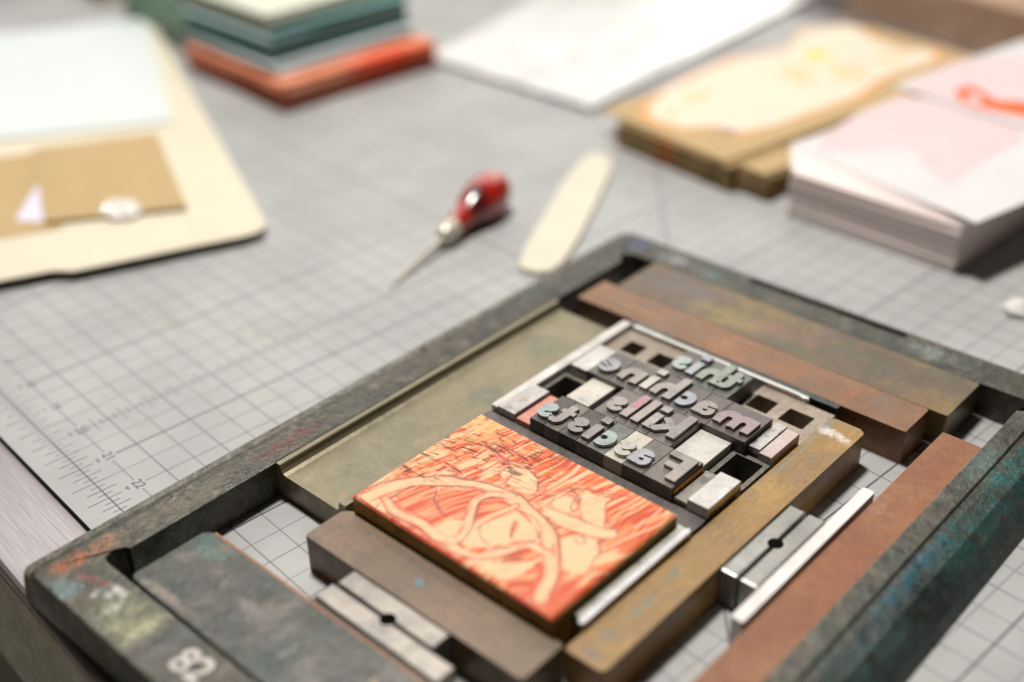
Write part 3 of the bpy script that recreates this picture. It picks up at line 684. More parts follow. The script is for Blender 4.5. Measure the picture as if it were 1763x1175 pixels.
quad('red stained narrow quad beside the mint letter s', 2.09, 2.37, 6.125, 6.97, .715, M_q_rd)
quad('white quad with a blue stain between the hollow block and the third line', 2.345, 2.81, 7.05, 7.86, .765, M_q_wh)
quad('thin dark space between the white stained quad and the third line of type', 2.82, 2.99, 6.94, 7.70, .66, BODY['dark'])
quad('bright pitted quad right of the wide letter m', 5.295, 5.50, 7.85, 8.65, .755, M_q_gr)
quad('pinkish smooth quad nearest the ochre bar, right of the pitted one', 5.52, 5.74, 7.79, 8.60, .755, M_q_pk)
quad('big white quad between the letter k and the open square block', 4.50, 5.07, 6.96, 7.74, .745, M_q_big)
quad('dark grey low quad just right of the capital F', 5.125, 5.36, 6.15, 6.98, .70, M_q_dk)
quad('broad shiny quad at the lower right corner of the type', 5.375, 5.735, 6.13, 6.98, .80, M_q_sh)
quad('thin copper-coloured rule against the capital F', 5.105, 5.118, 6.16, 6.93, .80, M_brass, 0, cat='brass rule', name='brass_rule')
quad('narrow dark filler left of the short top line above the long line', 3.105, 3.12, 8.6, 9.36, .62, BODY['dark'], .002)
quad('small filler block tucked left of the long line of type', 2.135, 2.205, 7.87, 8.55, .66, BODY['mid'], .004)

# ================================================================ engraved block
ART_RED_AREAS = [[(2.28,3.36),(2.29,3.54),(2.41,3.73),(2.58,3.9),(2.64,3.79),(2.78,3.62),(3.0,3.48),(3.18,3.42),(3.2,3.22),(2.95,3.27),(2.6,3.24),(2.4,3.26)],[(2.62,3.91),(2.84,4.15),(3.05,4.25),(3.19,4.26),(3.16,4.06),(3.24,3.85),(3.39,3.66),(3.24,3.58),(3.18,3.42),(2.97,3.51),(2.74,3.7)],[(3.28,4.05),(3.33,4.27),(3.53,4.38),(3.71,4.37),(3.62,4.12),(3.55,3.79),(3.49,3.74)],[(3.87,4.23),(4.05,4.28),(4.31,4.18),(4.32,4.13),(4.06,4.18)],[(3.92,4.06),(4.02,4.03),(4.06,3.86),(4.12,3.76),(4.01,3.87)],[(4.69,3.02),(4.72,3.67),(4.86,3.59),(5.0,3.19),(4.89,3.09)],[(2.45,3.01),(2.76,3.05),(3.12,3.1),(3.46,3.03),(3.63,3.07),(3.73,3.01),(3.4,2.98),(2.9,2.96)]]
ART_CREAM = [[(3.64,3.71),(3.78,4.26),(4.02,4.31),(4.35,4.21),(4.52,4.05),(4.51,3.91),(4.25,3.81),(4.14,3.62),(4.04,3.43),(3.75,3.21),(3.64,3.29)],[(3.13,3.32),(3.27,3.55),(3.43,3.58),(3.58,3.39),(3.47,3.2),(3.25,3.16)],[(3.85,3.11),(4.35,3.25),(4.7,3.69),(4.73,3.43),(4.65,3.07),(4.25,3.06)],[(2.91,4.84),(3.11,5.01),(3.37,5.05),(3.6,4.96),(3.75,4.74),(3.66,4.6),(3.37,4.59),(3.15,4.63)],[(4.03,4.7),(4.03,4.92),(4.23,4.98),(4.41,4.8),(4.34,4.63),(4.16,4.59)],[(4.24,5.22),(4.44,5.23),(4.66,5.35),(4.63,5.21),(4.87,4.88),(4.97,4.65),(4.66,4.7),(4.52,4.73),(4.3,5.04)],[(3.86,4.61),(4.07,4.62),(4.53,4.69),(4.96,4.74),(5.13,4.83),(5.21,4.75),(5.14,4.61),(4.98,4.55),(4.55,4.39),(4.26,4.4)],[(4.64,4.2),(4.75,4.43),(5.01,4.52),(5.26,4.29),(5.23,4.16),(5.36,3.93),(5.23,3.77),(5.03,3.74)],[(1.92,2.99),(1.92,3.17),(2.23,3.15),(2.52,3.06),(2.43,2.99),(2.09,2.97)]]
ART_PENCIL = [[(1.83,3.14),(1.93,3.49),(2.17,3.88),(2.5,4.18),(2.87,4.36),(3.25,4.48),(3.59,4.51),(3.91,4.48),(4.24,4.38),(4.52,4.26),(4.78,4.07),(4.98,3.85),(5.15,3.55),(5.23,3.3)],[(2.23,3.03),(2.21,3.13),(2.26,3.34),(2.25,3.42),(2.27,3.55),(2.38,3.75),(2.58,3.95),(2.81,4.19),(3.15,4.31)],[(2.41,3.05),(2.74,3.03),(2.96,3.12),(3.21,3.09),(3.38,3.07),(3.59,3.17),(3.66,3.3),(3.59,3.56),(3.5,3.75),(3.32,3.92),(3.25,4.08),(3.29,4.23),(3.42,4.34)],[(2.59,3.89),(2.69,3.72),(2.93,3.53),(3.14,3.49)],[(3.64,3.71),(3.73,3.57),(3.92,3.48),(4.12,3.5),(4.24,3.63),(4.37,3.84),(4.4,4.0),(4.36,4.17),(4.18,4.28),(3.96,4.3),(3.79,4.24)],[(4.12,3.76),(4.01,3.87),(3.95,4.03),(3.98,4.08)],[(3.72,3.05),(4.02,3.11),(4.22,3.31),(4.33,3.57),(4.34,3.71)],[(4.34,3.33),(4.36,3.5),(4.45,3.66)],[(4.41,3.33),(4.46,3.62)],[(2.33,5.09),(2.48,5.19),(2.85,5.25),(3.12,5.21),(3.34,5.12),(3.18,5.01),(2.94,4.98),(2.33,5.09)],[(2.68,4.74),(2.75,4.89),(2.91,4.97),(3.04,4.95),(3.03,4.76)],[(2.99,4.97),(2.81,5.13),(2.85,5.25)],[(2.19,4.37),(2.65,4.35)],[(3.0,4.8),(3.22,4.84),(3.24,4.65)],[(3.37,5.05),(3.6,4.96),(3.73,4.78),(3.75,4.66)],[(3.78,4.68),(3.98,4.85),(4.0,5.13),(4.18,5.2),(4.32,5.34),(4.53,5.3),(4.68,5.37),(4.64,5.2),(4.87,4.88),(4.97,4.91),(4.96,4.74)],[(3.98,4.85),(4.03,4.7),(4.07,4.96),(4.22,5.03),(4.39,4.9),(4.44,4.72),(4.3,4.76),(4.22,5.03)],[(4.0,5.13),(4.24,5.05),(4.32,5.01)],[(3.95,4.97),(4.14,5.08)],[(4.01,4.57),(4.32,4.62),(4.66,4.7),(4.94,4.73),(5.08,4.85),(5.19,4.78),(5.16,4.63),(4.98,4.55)],[(5.05,4.56),(5.23,4.36),(5.23,4.16)],[(4.28,4.37),(4.56,4.37),(5.01,4.52)],[(4.79,4.34),(4.85,4.43),(4.93,4.41),(4.96,4.3),(4.87,4.28),(4.79,4.34)]]
ART_REDLINE = [[(2.31,5.11),(2.94,4.99)],[(2.18,4.38),(2.64,4.36)],[(3.14,4.56),(3.21,4.68),(3.23,4.87)],[(3.25,4.6),(3.22,4.75)],[(3.8,4.67),(3.78,4.88)],[(3.75,4.62),(3.87,4.81)],[(4.21,5.25),(4.36,5.29),(4.42,5.43),(4.53,5.47)],[(4.21,5.31),(4.33,5.24)],[(4.36,5.41),(4.46,5.36)],[(4.65,4.06),(4.74,3.98)],[(1.92,2.99),(2.49,2.98),(3.24,2.99),(3.82,2.99)],[(5.0,3.19),(4.89,3.47),(4.81,3.64)],[(4.45,5.35),(4.81,5.54)],[(2.9,4.77),(3.07,4.92)],[(2.83,5.23),(3.14,5.19)]]
ART_BANDS = [([(1.97,2.98),(2.01,3.13),(2.05,3.42),(2.21,3.73),(2.48,4.04),(2.82,4.25),(3.16,4.37),(3.53,4.41),(3.85,4.38),(4.18,4.28),(4.49,4.13),(4.74,3.93),(4.96,3.68),(5.1,3.42),(5.19,3.17)],0.2),([(2.21,3.24),(2.46,3.13),(2.7,3.14),(2.95,3.19),(3.18,3.15),(3.38,3.11),(3.55,3.19),(3.58,3.39),(3.49,3.63),(3.29,3.84),(3.19,4.0),(3.18,4.17),(3.28,4.32),(3.52,4.43)],0.13),([(3.55,3.19),(3.7,3.11),(4.0,3.14),(4.18,3.35),(4.26,3.65),(4.38,3.86),(4.61,3.87),(4.74,3.88)],0.14),([(3.52,3.45),(3.58,3.76),(3.72,4.32)],0.1),([(2.33,5.09),(2.94,4.98)],0.055),([(2.94,4.98),(3.35,5.11)],0.05),([(2.19,4.37),(2.65,4.35)],0.06),([(2.77,4.07),(2.88,4.11),(2.95,4.2)],0.06)]

NA, NB = 620, 440
A0, A1, B0, B1 = 1.78, 5.535, 2.96, 5.655
ga = np.linspace(A0, A1, NA); gb = np.linspace(B0, B1, NB); GA, GB = np.meshgrid(ga, gb)
rng = np.random.RandomState(3)
def vnoise(sx, sy, seed):
    r = np.random.RandomState(seed); n = r.rand(64, 64)
    x = (GA * sx) % 63; y = (GB * sy) % 63; i = x.astype(int); j = y.astype(int); fx = x - i; fy = y - j
    fx = fx * fx * (3 - 2 * fx); fy = fy * fy * (3 - 2 * fy)
    return (n[j, i] * (1 - fx) + n[j, i + 1] * fx) * (1 - fy) + (n[j + 1, i] * (1 - fx) + n[j + 1, i + 1] * fx) * fy
def sstep(x, a, b): t = np.clip((x - a) / (b - a), 0, 1); return t * t * (3 - 2 * t)
def inpoly(P):
    ins = np.zeros(GA.shape, bool); n = len(P)
    for i in range(n):
        x1, y1 = P[i]; x2, y2 = P[(i + 1) % n]
        if y1 == y2: continue
        c = ((GB < y1) != (GB < y2)) & (GA < (x2 - x1) * (GB - y1) / (y2 - y1) + x1); ins ^= c
    return ins
def smoothline(P, it=2):
    for _ in range(it):
        Q = [P[0]]
        for p, q in zip(P, P[1:]): Q += [(p[0] * .75 + q[0] * .25, p[1] * .75 + q[1] * .25), (p[0] * .25 + q[0] * .75, p[1] * .25 + q[1] * .75)]
        P = Q + [P[-1]]
    return P
WX = GA + .030 * (vnoise(3.1, 3.1, 11) - .5) * 2; WY = GB + .030 * (vnoise(3.3, 3.3, 12) - .5) * 2
def pdist(P, smooth=True):
    d = np.full(GA.shape, 9.)
    for (x1, y1), (x2, y2) in zip(*(lambda Q: (Q, Q[1:]))(smoothline(P) if smooth and len(P) > 2 else P)):
        lx, ly = x2 - x1, y2 - y1; L2 = lx * lx + ly * ly + 1e-12
        m = (GA > min(x1, x2) - .3) & (GA < max(x1, x2) + .3) & (GB > min(y1, y2) - .3) & (GB < max(y1, y2) + .3)
        if not m.any(): continue
        ax, ay = WX[m], WY[m]; t = np.clip(((ax - x1) * lx + (ay - y1) * ly) / L2, 0, 1)
        d[m] = np.minimum(d[m], np.hypot(ax - x1 - t * lx, ay - y1 - t * ly))
    return d
cream = np.array([.78, .50, .29]); peach = np.array([.72, .31, .135]); red = np.array([.52, .040, .012]); orange = np.array([.66, .125, .022])
def streak(ang, fa, fb, seed, warp=.6):
    c_, s_ = math.cos(ang), math.sin(ang); x = GA * c_ + GB * s_ + warp * (vnoise(1.1, 1.1, seed + 50) - .5); y = -GA * s_ + GB * c_ + warp * (vnoise(1.3, 1.3, seed + 51) - .5)
    r = np.random.RandomState(seed); n = r.rand(64, 64); x = (x * fa + 20) % 63; y = (y * fb + 20) % 63
    i = x.astype(int); j = y.astype(int); fx = x - i; fy = y - j
    return (n[j, i] * (1 - fx) + n[j, i + 1] * fx) * (1 - fy) + (n[j + 1, i] * (1 - fx) + n[j + 1, i + 1] * fx) * fy
# background: brushed ink, radiating up and right from the figure
s1 = streak(math.radians(80), 2.6, 26, 1, .35); s2 = streak(math.radians(25), 2.6, 30, 2, .5); s3 = streak(math.radians(95), 3.2, 44, 5, .3)
wR = sstep(GA + .3 * GB, 4.9, 5.6)
ink = np.where(GA > 4.2, s1 * .6 + s3 * .4, s2 * .55 + s1 * .45)
ink = ink * .75 + vnoise(2.4, 2.4, 8) * .25
f1 = sstep(ink, .38, .70)[..., None]
C = peach * (1 - f1) + orange * f1
f2 = (sstep(streak(math.radians(76), 3.5, 38, 9, .3), .54, .72) * .9)[..., None]
C = C * (1 - f2) + red * f2
f3 = (sstep(streak(math.radians(82), 2.4, 26, 14, .3), .50, .70) * .9)[..., None]
C = C * (1 - f3) + cream * f3
nearbot = (sstep(3.75 - GB + .25 * (vnoise(2, 2, 31) - .5), 0, .25) * sstep(GA, 4.7, 5.0) * .7)[..., None]
C = C * (1 - nearbot) + np.array([.58, .06, .016]) * nearbot
H = np.zeros(GA.shape)
def paint(mask, col, amt=1.0):
    global C
    m = (mask * amt)[..., None]; C = C * (1 - m) + np.asarray(col) * m
def polymask(P, soft=.012):
    P2 = smoothline(P + [P[0]], 2); return inpoly(P2).astype(float)
crm = cream[None, None, :] * (.96 + .06 * vnoise(3, 3, 4))[..., None]
WH = (pdist(ART_BANDS[0][0] + [ART_BANDS[0][0][0]]), )
for P in ART_CREAM:
    m = polymask(P); paint(m, crm); H -= 0 * m
inside = ART_RED_AREAS
for P in ART_RED_AREAS:
    m = polymask(P); hz = sstep(streak(math.radians(60), 2.6, 42, 21, .3), .38, .66)[..., None]
    cc = cream * .25 + peach * .5 + orange * .25; col_ = cc * (1 - hz) + np.array([.56, .065, .02]) * hz
    paint(m, col_, .95)
for P, wd in ART_BANDS:
    d = pdist(P); paint(1 - sstep(d, wd / 2 - .012, wd / 2 + .006), crm); H -= .006 * (1 - sstep(d, wd / 2 - .02, wd / 2))
    e = np.exp(-((d - wd / 2) / .020) ** 2) * sstep(vnoise(5, 5, 17), .15, .5); paint(e, (.66, .12, .07), .8); paint(np.exp(-((d - wd * .22) / .012) ** 2) * sstep(vnoise(4, 4, 27), .35, .7), (.80, .36, .2), .55)
for P, wd in ART_BANDS:
    d = pdist(P); paint(np.exp(-((d - wd / 2 - .012) / .008) ** 2) * sstep(vnoise(6, 6, 61), .25, .55), (.22, .08, .09), .6)
for P in ART_RED_AREAS:
    d = pdist(P + [P[0]]); paint(np.exp(-((d - .01) / .009) ** 2) * sstep(vnoise(5, 5, 62), .3, .6), (.52, .05, .03), .7)
for P in ART_CREAM[3:8]:
    d = pdist(P + [P[0]]); paint(np.exp(-(d / .014) ** 2) * sstep(vnoise(6, 6, 18), .3, .7), (.70, .15, .09), .7)
for P in ART_PENCIL:
    d = pdist(P); g_ = np.exp(-(d / .011) ** 2) * (.6 + .4 * sstep(vnoise(9, 9, 19), .2, .6)); paint(g_, (.13, .055, .075), .92); H -= .003 * g_
for P in ART_REDLINE:
    d = pdist(P); paint(np.exp(-(d / .016) ** 2), (.62, .02, .03), .8)
# cut dashes in the far left corner, showing the wood
r1 = streak(math.radians(8), 7.5, 62, 33, .25); r2 = vnoise(8, 12, 34)
zone = sstep(1.75 - (np.hypot((GA - 1.78) * .75, (GB - 5.65) * .9)) + .5 * (vnoise(2, 2, 36) - .5), 0, .55)
zone2 = sstep(.55 - np.abs(GA - 1.95) * .9, 0, .3) * sstep(GB, 3.6, 4.2)
dash = sstep(r1, .60, .72) * sstep(r2, .32, .5) * np.clip(zone + zone2, 0, 1)
paint(dash, (.10, .045, .03), .85); H -= .012 * dash
yel = sstep(.75 - np.hypot((GA - 1.9) * .9, (GB - 5.6) * .9), 0, .5); paint(yel * sstep(vnoise(7, 9, 40), .35, .6), (.80, .50, .20), .65)
# shallow graver marks in the inked ground
H -= .0025 * sstep(streak(math.radians(74), 5, 40, 41), .55, .7)
edge_r = np.minimum.reduce([GA - A0, A1 - GA, GB - B0, B1 - GB]); wob = .03 * (vnoise(4, 4, 51)); H -= .02 * (1 - sstep(edge_r, 0, .028)) ; H -= .010 * (1 - sstep(edge_r - wob, 0, .03))
nearE = 1 - sstep(GB - B0 - .5 * wob, .004, .03); paint(nearE * sstep(vnoise(5, 5, 52), .2, .5), (.62, .03, .03), .8)
me = bpy.data.meshes.new('engraved_top')
vs_ = np.stack([GA, GB, .918 + H], -1).reshape(-1, 3)
idx = np.arange(NA * NB).reshape(NB, NA)
q = np.stack([idx[:-1, :-1], idx[:-1, 1:], idx[1:, 1:], idx[1:, :-1]], -1).reshape(-1, 4)
me.vertices.add(len(vs_)); me.vertices.foreach_set('co', vs_.astype(np.float32).ravel())
me.loops.add(q.size); me.loops.foreach_set('vertex_index', q.ravel().astype(np.int32))
me.polygons.add(len(q)); me.polygons.foreach_set('loop_start', np.arange(0, q.size, 4, dtype=np.int32)); me.polygons.foreach_set('loop_total', np.full(len(q), 4, np.int32))
me.update(calc_edges=True); me.polygons.foreach_set('use_smooth', np.ones(len(q), bool))
sk = sstep(streak(math.radians(62), 2.8, 46, 71, .25), .60, .78) * .30; lum = sstep(C[..., 1], .30, .40); paint(sk * lum, (.66, .24, .12))
C = C * .88
ca = me.color_attributes.new('ink', 'FLOAT_COLOR', 'POINT')
ca.data.foreach_set('color', np.concatenate([np.clip(C, 0, 1), np.ones((NB, NA, 1))], -1).astype(np.float32).ravel())
s = NT('engraved_ink', 'C'); at = s.n('ShaderNodeVertexColor'); at.layer_name = 'ink'
col = s.mix(s.math('MULTIPLY', s.mapr(s.noise(12, 6, .7), .45, .75), .18), at.outputs[0], (.60, .15, .055))
s.l(col, s.p.inputs['Base Color']); s.l(s.mapr(s.noise(6, 4, .6), .3, .7, .42, .62), s.p.inputs['Roughness']); s.p.inputs['Specular IOR Level'].default_value = .35
s.l(s.bump(s.noise(50, 4, .6), .25, .004), s.p.inputs['Normal']); M_ink = s.m
M_ply = mat('block_side', (.40, .25, .055), .55, layers=[((.17, .09, .02), 1.5, .48, .64, .7), ((.36, .23, .06), 2.5, .5, .66, .5)], spots=[(5.54, 5.6, .05, .05, (.02, .02, .02), .8)], bumps=[(25, .4, .01)], grain=((2, 2), .2))
bk = empty('engraved_block', 'C', (A0 + A1) / 2, (B0 + B1) / 2, 0, 'wooden printing block engraved with a peach and red-orange drawing of a wheel', 'printing block')
link('wood_base', box(A0 + .004, A1 - .004, B0 + .004, B1 - .004, 0, .892, .004, 1), M_ply, 'C', parent=bk)
link('engraved_top', me, M_ink, 'C', parent=bk)

# ================================================================ tools on the mat
M_awl = mat('awl_lacquer', (.36, .014, .008), .16, 0, fr='M', fine=.1, layers=[((.30, .012, .010), 2.2, .5, .66, .6)], spots=[(18.92, 9.85, .30, .42, (.030, .004, .008), .95, .9), (18.62, 10.75, .2, .25, (.62, .05, .02), .6)], spec=.6, coat=.8, roughvar=.05)  # dark spot paints the maroon band and the lacquer's reflected dark middle
M_ferr = mat('awl_ferrule', (.70, .66, .56), .34, .55, fr='M')
M_blade = mat('awl_blade', (.56, .52, .43), .4, .4, fr='M')
tip = (19.80, 6.72, .035); end = (18.46, 10.90, .50)
d = Vector(end) - Vector(tip); LA = d.length
aw = empty('awl', 'M', 19.1, 9.2, 0, 'awl with a glossy red and maroon bulb handle lying beside the bone folder', 'awl')
fe = 2.05; LA = 4.62
link('blade', lathe([(0, .008), (.3, .03), (1.0, .05), (fe * .95, .075), (fe + .1, .08)], tip, end), M_blade, 'M', parent=aw, smooth=True)
link('ferrule', lathe([(fe - .04, .10), (fe, .18), (fe + .08, .215), (fe + .40, .225), (fe + .47, .21)], tip, end), M_ferr, 'M', parent=aw, smooth=True)
link('handle', lathe([(fe + .45, .20), (fe + .50, .235), (fe + .68, .24), (fe + .9, .28), (fe + 1.15, .37), (fe + 1.4, .455), (fe + 1.65, .495), (fe + 1.9, .50), (fe + 2.15, .455), (fe + 2.35, .37), (fe + 2.47, .25), (fe + 2.52, .06)], tip, end, 40), M_awl, 'M', parent=aw, smooth=True)
M_bone = mat('bone', (.54, .50, .40), .34, fr='M', fine=.05, var=.3, layers=[((.56, .50, .38), .7, .5, .66, .3)], bumps=[(8, .1, .01)])
bp_ = [[20.91, 9.25], [21.08, 9.12], [21.30, 9.12], [21.53, 9.21], [21.66, 9.45], [21.60, 9.80], [21.40, 10.2], [21.0, 10.94], [20.11, 12.38], [19.26, 13.71], [18.9, 14.2], [18.70, 14.42], [18.45, 14.58], [18.22, 14.62], [18.05, 14.5], [18.05, 14.2], [18.17, 13.88], [18.57, 13.03], [19.2, 11.97], [19.94, 10.78], [20.48, 9.87]]
link('bone_folder', prism([tuple(p) for p in bp_], .0, .12, .045, 3), M_bone, 'M', (19.9, 11.9, 0), label='cream bone folder with rounded ends lying between the awl and the kraft cards', cat='bone folder')

# ================================================================ papers: every sheet and card is a thing
def paper(nm, base, rough=.75, **k): return mat(nm, base, rough, 0, fr='M', roughvar=.05, spec=.25, var=.25, fine=0, **k)
def poly(name, label, cat, pts, z0, z1, m, group=None, bev=.004):
    cx = sum(p[0] for p in pts) / len(pts); cy = sum(p[1] for p in pts) / len(pts)
    return link(name, prism(pts, z0, z1, bev, 1), m, 'M', (cx, cy, z0), label=label, cat=cat, group=group)
def stack(name, label, cat, group, c, deg, wd, dp, t, n, z0, mats_, jit=.03, jr=.8, seed=1):
    """n separate sheets piled up, copies of one mesh"""
    r = random.Random(seed); F = frame('K%d' % len(FR), c, deg); first = {}
    z = z0
    for i in range(n):
        m_ = mats_[i % len(mats_)] if isinstance(mats_, list) else mats_
        if m_.name not in first:
            o = link(name, prism(rrect(0, wd, 0, dp, .02, 2), 0, t * .995, 0), m_, F, (wd / 2, dp / 2, 0), label=label, cat=cat, group=group); first[m_.name] = o
        else:
            o = first[m_.name].copy(); COL.objects.link(o)
        o.location = wpos(F, wd / 2 + r.uniform(-jit, jit), dp / 2 + r.uniform(-jit, jit), z)
        o.rotation_euler = (0, 0, FR[F][1] + math.radians(r.uniform(-jr, jr)))
        z += t
    return z

# manila folder, open at lower left edge
M_man = paper('manila', (0.573, 0.526, 0.415), bumps=[(3, .15, .02)])
M_blue = paper('sheet_blue', (0.544, 0.586, 0.586), layers=[((.56, .60, .60), .25, .45, .6, .6)])
M_kraft = paper('kraft', (0.403, 0.289, 0.148), layers=[((.44, .31, .16), .6, .46, .62, .5)])
M_white = paper('paper_white', (0.646, 0.646, 0.638))
def fold(x, y):                                  # folder frame: x along the right edge away, y along the near edge
    return (16.28 - .94 * x - .342 * y, 6.25 + .342 * x - .94 * y)
P = [(0, .55), (.08, .25), (.28, .06), (.55, 0), (17.0, 0), (17.0, 13), (.10, 13), (.10, 4.55), (.05, 4.42), (-.10, 4.15), (-.10, 3.6), (-.02, 1.6)]
link('paper_ream', prism([fold(x, y) for x, y in ((.9, 1.1), (15, 1.1), (15, 12), (.9, 12))], .01, .19, .004, 1), M_white, 'M', (8, 4, .01), label='white papers tucked under the open manila folder', cat='paper')
poly('manila_folder', 'cream manila folder with a rounded corner and notched near edge', 'folder', [fold(x, y) for x, y in P], .20, .245, M_man, bev=.012)
poly('paper_sheet', 'large pale blue sheet lying on the manila folder', 'paper sheet', [(9.05, 7.95), (.2, 11.95), (-4.2, 3.0), (6.2, 1.7), (7.0, 4.18)], .25, .30, M_blue)
poly('kraft_envelope', 'brown kraft envelope on the folder below the pale blue sheet', 'envelope', [(9.60, 7.18), (14.10, 5.47), (12.53, 2.84), (8.35, 4.46)], .25, .36, M_kraft)
poly('kraft_envelope', 'second kraft envelope, set lower left of the first on the folder', 'envelope', [(8.5, 4.75), (12.95, 3.05), (11.3, -1.0), (6.7, .8)], .25, .262, M_kraft)
poly('paper_slip', 'small lavender-white triangular slip on the kraft envelope', 'paper slip', [(11.85, 2.45), (12.36, 2.88), (10.13, 3.83)], .265, .275, paper('slip_lilac', (0.582, 0.566, 0.679)))
# stacks at the back left
M_coral = paper('card_coral', (0.634, 0.211, 0.114), layers=[((.78, .34, .22), 1.2, .45, .6, .6)], spots=[(10.05, 14.2, .5, 1.4, (.80, .05, .012), .9), (10.05, 15.9, .5, .7, (.72, .13, .03), .7)])
M_coral2 = paper('card_salmon', (0.704, 0.352, 0.238))
M_ltteal = paper('card_ltteal', (0.179, 0.403, 0.403)); M_ltblue = paper('card_ltblue', (0.601, 0.720, 0.764)); M_teal = paper('card_teal', (0.010, 0.148, 0.138), spots=[(9.0, 11.2, .9, 1.2, (.10, .17, .17), .7)]); M_cardw = paper('card_pale', (0.533, 0.549, 0.468)); M_sage = paper('card_sage', (0.403, 0.672, 0.515), layers=[((.55, .72, .62), 1.2, .45, .6, .7)]); M_cardt = paper('card_top', (0.485, 0.502, 0.436), spots=[(7.6, 14.0, 1.3, 1.0, (.60, .58, .22), .6)])  # grey spot in card_teal paints the reflection on the envelope edges
z = stack('coral_envelope', 'coral red envelope in the low pile at the back left of the mat', 'envelope', 'coral envelopes in the back left pile', (4.85, 10.80), 0, 5.15, 5.3, .05, 15, .01, [M_coral, M_coral2, M_coral, M_coral2], .09, 1.4, 3)
z = stack('light_blue_envelope', 'pale blue envelope between the coral and teal ones', 'envelope', 'pale blue envelopes in the back left pile', (4.7, 10.95), 1, 4.6, 4.9, .055, 6, z, M_ltblue, .08, 1.2, 5)
z = stack('teal_envelope', 'dark teal envelope in the back left pile', 'envelope', 'teal envelopes in the back left pile', (4.7, 11.0), 1.5, 4.4, 4.8, .055, 15, z, [M_teal, M_teal, M_ltteal, M_teal, M_ltteal, M_ltblue], .09, 1.3, 6)
z = stack('pale_envelope', 'whitish green envelope on top of the teal ones', 'envelope', 'pale envelopes topping the back left pile', (4.3, 11.05), 2, 4.7, 4.9, .05, 9, z, [M_cardw, M_cardw, M_cardw, M_cardt], .05, .8, 7)
stack('green_envelope', 'sage green envelope in the second pile behind the folder', 'envelope', 'sage green envelopes behind the folder', (-1.15, 11.95), -4, 5.6, 5.5, .06, 32, .01, [M_sage, M_cardw, M_sage, M_sage], .10, 1.5, 8)
# white sheets in a glossy sleeve
M_gloss = mat('sleeve_white', (.60, .60, .595), .14, 0, fr='M', bumps=[(.35, .5, .25), (1.1, .35, .06)], roughvar=.04, spec=.6)
F = frame('SL', (15.95, 16.55), 4)
poly('white_print', 'stack of white sheets under the glossy sleeve', 'paper sheet', [(15.8, 16.65), (13.95, 29), (5.8, 28.2), (9.6, 16.4)], .01, .12, M_white)
poly('white_sleeve', 'glossy white sleeve with glare lying behind the bone folder', 'sleeve', [(15.92, 16.58), (14.0, 29.1), (5.6, 28.3), (9.5, 16.2)], .122, .16, M_gloss, bev=.015)
# kraft cards
M_kc = paper('kraft_card', (0.208, 0.141, 0.062), layers=[((.48, .33, .16), .8, .45, .6, .5)], spots=[(19.6, 15.2, .35, .3, (.42, .10, .02), .6)])
KR = [(18.03, 16.28), (17.43, 17.73), (17.25, 19.48), (17.18, 20.87), (17.67, 22.87), (17.04, 24.22), (17.3, 25.2), (17.5, 25.9), (18.16, 25.8), (18.7, 25.3), (19.8, 24.92), (20.2, 24.9), (20.5, 25.4), (20.95, 25.3), (21.2, 24.6), (21.04, 23.44), (20.94, 22.5), (21.22, 20.9), (21.10, 19.34), (21.01, 17.99), (20.63, 16.71), (19.98, 16.75), (19.56, 16.11), (18.71, 15.98)]
def wavy(P, k, amp, seed):
    r = random.Random(seed); cx = sum(p[0] for p in P) / len(P); cy = sum(p[1] for p in P) / len(P); Q = []
    for a, b in zip(P, P[1:] + P[:1]):
        for t in (0, .33, .66):
            x, y = a[0] + (b[0] - a[0]) * t, a[1] + (b[1] - a[1]) * t
            d_ = math.hypot(x - cx, y - cy) or 1; f_ = k + r.uniform(-amp, amp)
            Q.append((x + (x - cx) / d_ * f_, y + (y - cy) / d_ * f_))
    return Q
zk = stack('kraft_card', 'brown kraft card in the pile behind the pink card pile', 'card', 'kraft cards piled in the back right', (17.95, 15.38), -3.5, 3.75, 9.6, .052, 12, .01, M_kc, .04, .4, 11)
zk = stack('kraft_card', 'brown kraft card in the narrow pile set to the right', 'card', 'kraft cards in the narrow side pile', (21.35, 15.42), -3, 1.25, 9.0, .052, 10, .01, M_kc, .03, .4, 12)
F = frame('KT', (17.15, 15.62), -5.5)
kc = link('printed_card', prism(rrect(0, 4.35, 0, 10.6, .03, 2), .66, .70, .004, 1), M_kraft, F, (2.2, 5.3, .66), label='long kraft card printed with a cream and orange shape on top of the kraft pile', cat='card')
M_or = paper('ink_orange', (0.781, 0.276, 0.074)); M_cr = paper('ink_cream', (0.594, 0.556, 0.452)); M_pe = paper('ink_peach', (0.760, 0.496, 0.314)); M_ye = paper('ink_yellow', (0.790, 0.533, 0.110))
def print_on(parent_fr, par, porg, nm, P, z, m_):
    """flat printed shape, part of the card it lies on"""
    (ox, oy), t = FR[parent_fr]
    L = [((x - ox) * math.cos(t) + (y - oy) * math.sin(t), -(x - ox) * math.sin(t) + (y - oy) * math.cos(t)) for x, y in P]
    par['_o'] = porg
    link(nm, prism(L, z, z + .0015), m_, parent_fr, parent=par)
print_on(F, kc, (2.2, 5.3, .66), 'printed_outline', wavy(KR, .10, .06, 2), .7005, M_or)
print_on(F, kc, (2.2, 5.3, .66), 'printed_shape', wavy(KR, -.04, .04, 3), .7025, M_cr)
